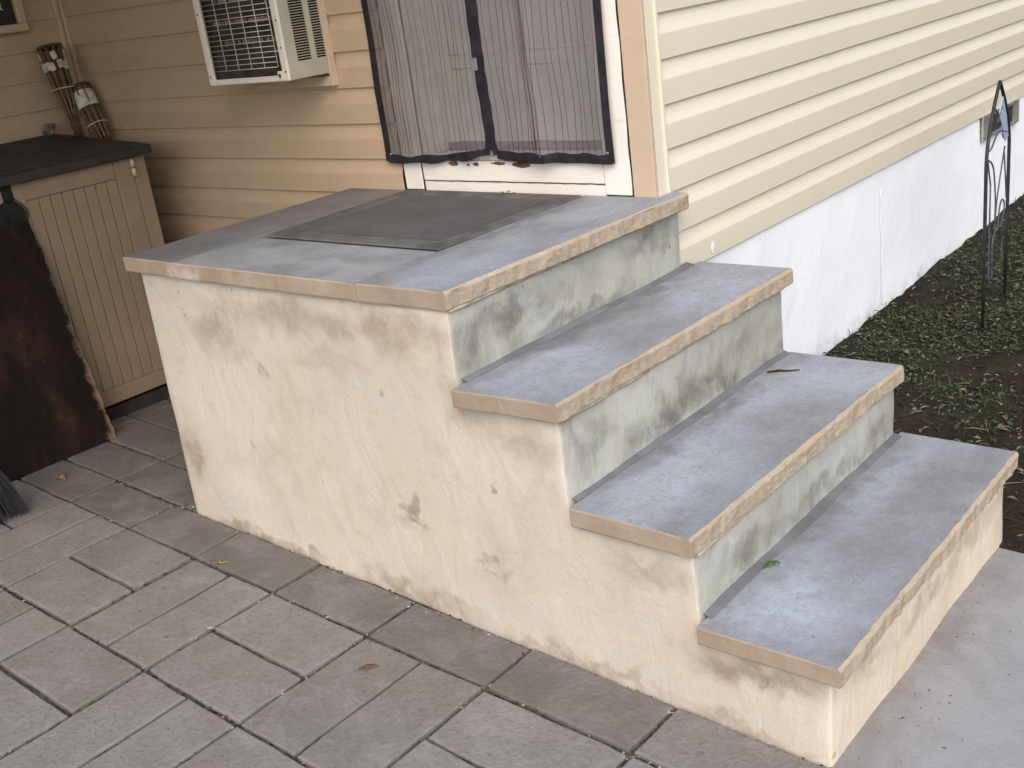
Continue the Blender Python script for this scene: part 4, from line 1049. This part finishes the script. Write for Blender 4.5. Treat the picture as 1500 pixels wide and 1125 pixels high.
tag(raw('grit', vs, fs, [plain('grit_dark', (.05, .042, .035), .9, .1), plain('grit_pale', (.36, .33, .29), .9, .1), plain('grit_tan', (.2, .15, .09), .9, .1)], idx=mi), 'dark crumbs and grit lying on the pavers and walk', kind='stuff')
vs = []; fs = []
def tuft(cx_, cy, z, N, sp, hh):
    for i in range(N):
        x = cx_+rng.normal(0, sp[0]); y = cy+rng.normal(0, sp[1]); a = rng.uniform(0, 6.28); h = rng.uniform(.4, 1)*hh; d = np.array((math.cos(a), math.sin(a), 0)); e = np.array((-d[1], d[0], 0))*.0012; q = len(vs)
        p = np.array((x, y, z)); t = p+d*h*rng.uniform(.4, 1.2)+np.array((0, 0, h*.6)); vs.extend([tuple(p-e), tuple(p+e), tuple(t)]); fs.append((q, q+1, q+2))
for x in (-.70, -.68, -.655, -.63): tuft(x, -1.745+(x+.67)*.9*0, gz(x)-.008, 110, (.02, .03), .014)
tuft(-1.42, -1.0, gz(-1.4)-.008, 120, (.05, .01), .014); tuft(-1.75, -1.19, gz(-1.7)-.008, 120, (.06, .02), .014); tuft(-1.04, -1.8, gz(-1)-.008, 50, (.02, .004), .012)
tag(raw('joint_moss', vs, fs, plain('moss_dry', (.13, .11, .045), .9, .1, .4, 40)), 'dry moss and grass wisps growing in a paver joint', kind='stuff')

# ------------------------------------------------------------------ single leaves, twigs and chips
def leaf(name, loc, L, W, rz, m, label, curl=.3, cat='leaf'):
    bm = bmesh.new(); n = 8; rows = []
    for i in range(n+1):
        t = i/n; wd = W*math.sin(math.pi*min(1, t*.92+.04))**.8; z = .003+curl*L*(.5-abs(t-.5))*.5 + .002*math.sin(i*2.1)
        rows.append([bm.verts.new((L*(t-.5), s*wd/2, z+abs(s)*curl*W*.35)) for s in (-1, 0, 1)])
    for i in range(n):
        for k_ in range(2): bm.faces.new((rows[i][k_], rows[i+1][k_], rows[i+1][k_+1], rows[i][k_+1]))
    tube(bm, [(-L*.5, 0, .003), (-L*.72, .004, .002)], .0008, 4)
    o = mk(name, bm, m, smooth=True, loc=loc); o.rotation_euler = (random.uniform(-.15, .15), 0, rz); so = o.modifiers.new('thick', 'SOLIDIFY'); so.thickness = .0006
    return tag(o, label, cat)
leaf('leaf', (.700, -.690, Z4+.001), .046, .016, 1.1, LEAFG, 'curled green leaf lying on the bottom bluestone tread', .5)
leaf('leaf', (-.139, -1.257, gz(-.139)+.001), .050, .015, .9, LEAFB, 'dry orange brown leaf on a paver in front of the stairs', .4)
leaf('leaf', (-.934, -1.136, gz(-.934)+.001), .060, .014, .6, LEAFY, 'narrow yellow green leaf across a paver joint near the stair wall', .2)
leaf('leaf', (-1.997, -1.074, gz(-1.997)+.001), .040, .022, .3, LEAFY, 'small crumpled yellow leaf on the paving below the rusty board', .8)
leaf('leaf', (-.655, -1.37, gz(-.655)+.001), .020, .012, .5, plain('leaf_pale', (.5, .48, .42), .7, .2), 'tiny whitish leaf scrap on a paver corner left of the stairs', .5)
bm = bmesh.new(); tube(bm, [(-.045, -.004, .003), (-.015, .003, .004), (.012, .001, .003), (.045, .004, .004)], [.0028, .0038, .0026, .0014], 6)
o = mk('twig', bm, TWIG, loc=(.405, -.033, Z3)); o.rotation_euler = (0, 0, .45); tag(o, 'short dark twig lying at the back of the middle tread', 'twig')
for (x, y, rz, L, lb) in ((.155, 1.02, .4, .05, 'pale wood chip lying on the soil near the third step, left one of the pair'), (.185, 1.12, -.3, .06, 'pale wood chip lying on the soil near the third step, right one of the pair')):
    bm = bmesh.new(); box(bm, -L/2, L/2, -.007, .007, 0, .005, .0015); o = mk('wood_chip', bm, plain('chip_pale', (.38, .33, .25), .8, .1), loc=(x+.08, y, soil_z(x+.08, y)+.008)); o.rotation_euler = (.1, .1, rz); tag(o, lb, 'wood chip', 'wood chips on the soil')
wd = empty('weed_sprig', (-.545, -.030, Z1)); tag(wd, 'tiny green weed sprouting at the foot of the white door board', 'weed')
bm = bmesh.new()
for i in range(5):
    a = random.uniform(0, 6.28); d = Vector((math.cos(a), .6*math.sin(a)-.25, 0)); p = Vector((random.uniform(-.03, .03), .012, 0)); t = p+d*.016+Vector((0, 0, random.uniform(.005, .010))); tube(bm, [p, p.lerp(t, .5)+Vector((0, 0, .003)), t], [.0009, .0008, .0004], 3)
mk('stem', bm, LEAFG, wd)
bm = bmesh.new()
for (x, y, rz) in ((-.004, -.010, .4), (.008, -.014, 2.2), (.0, -.022, 4.0)):
    v = [bm.verts.new((x+math.cos(rz)*a-math.sin(rz)*b, y+math.sin(rz)*a+math.cos(rz)*b, .012+c)) for a, b, c in ((0, 0, 0), (.008, .004, .003), (.016, 0, 0), (.008, -.004, .003))]
    bm.faces.new(v)
mk('leaflet', bm, LEAFG, wd)
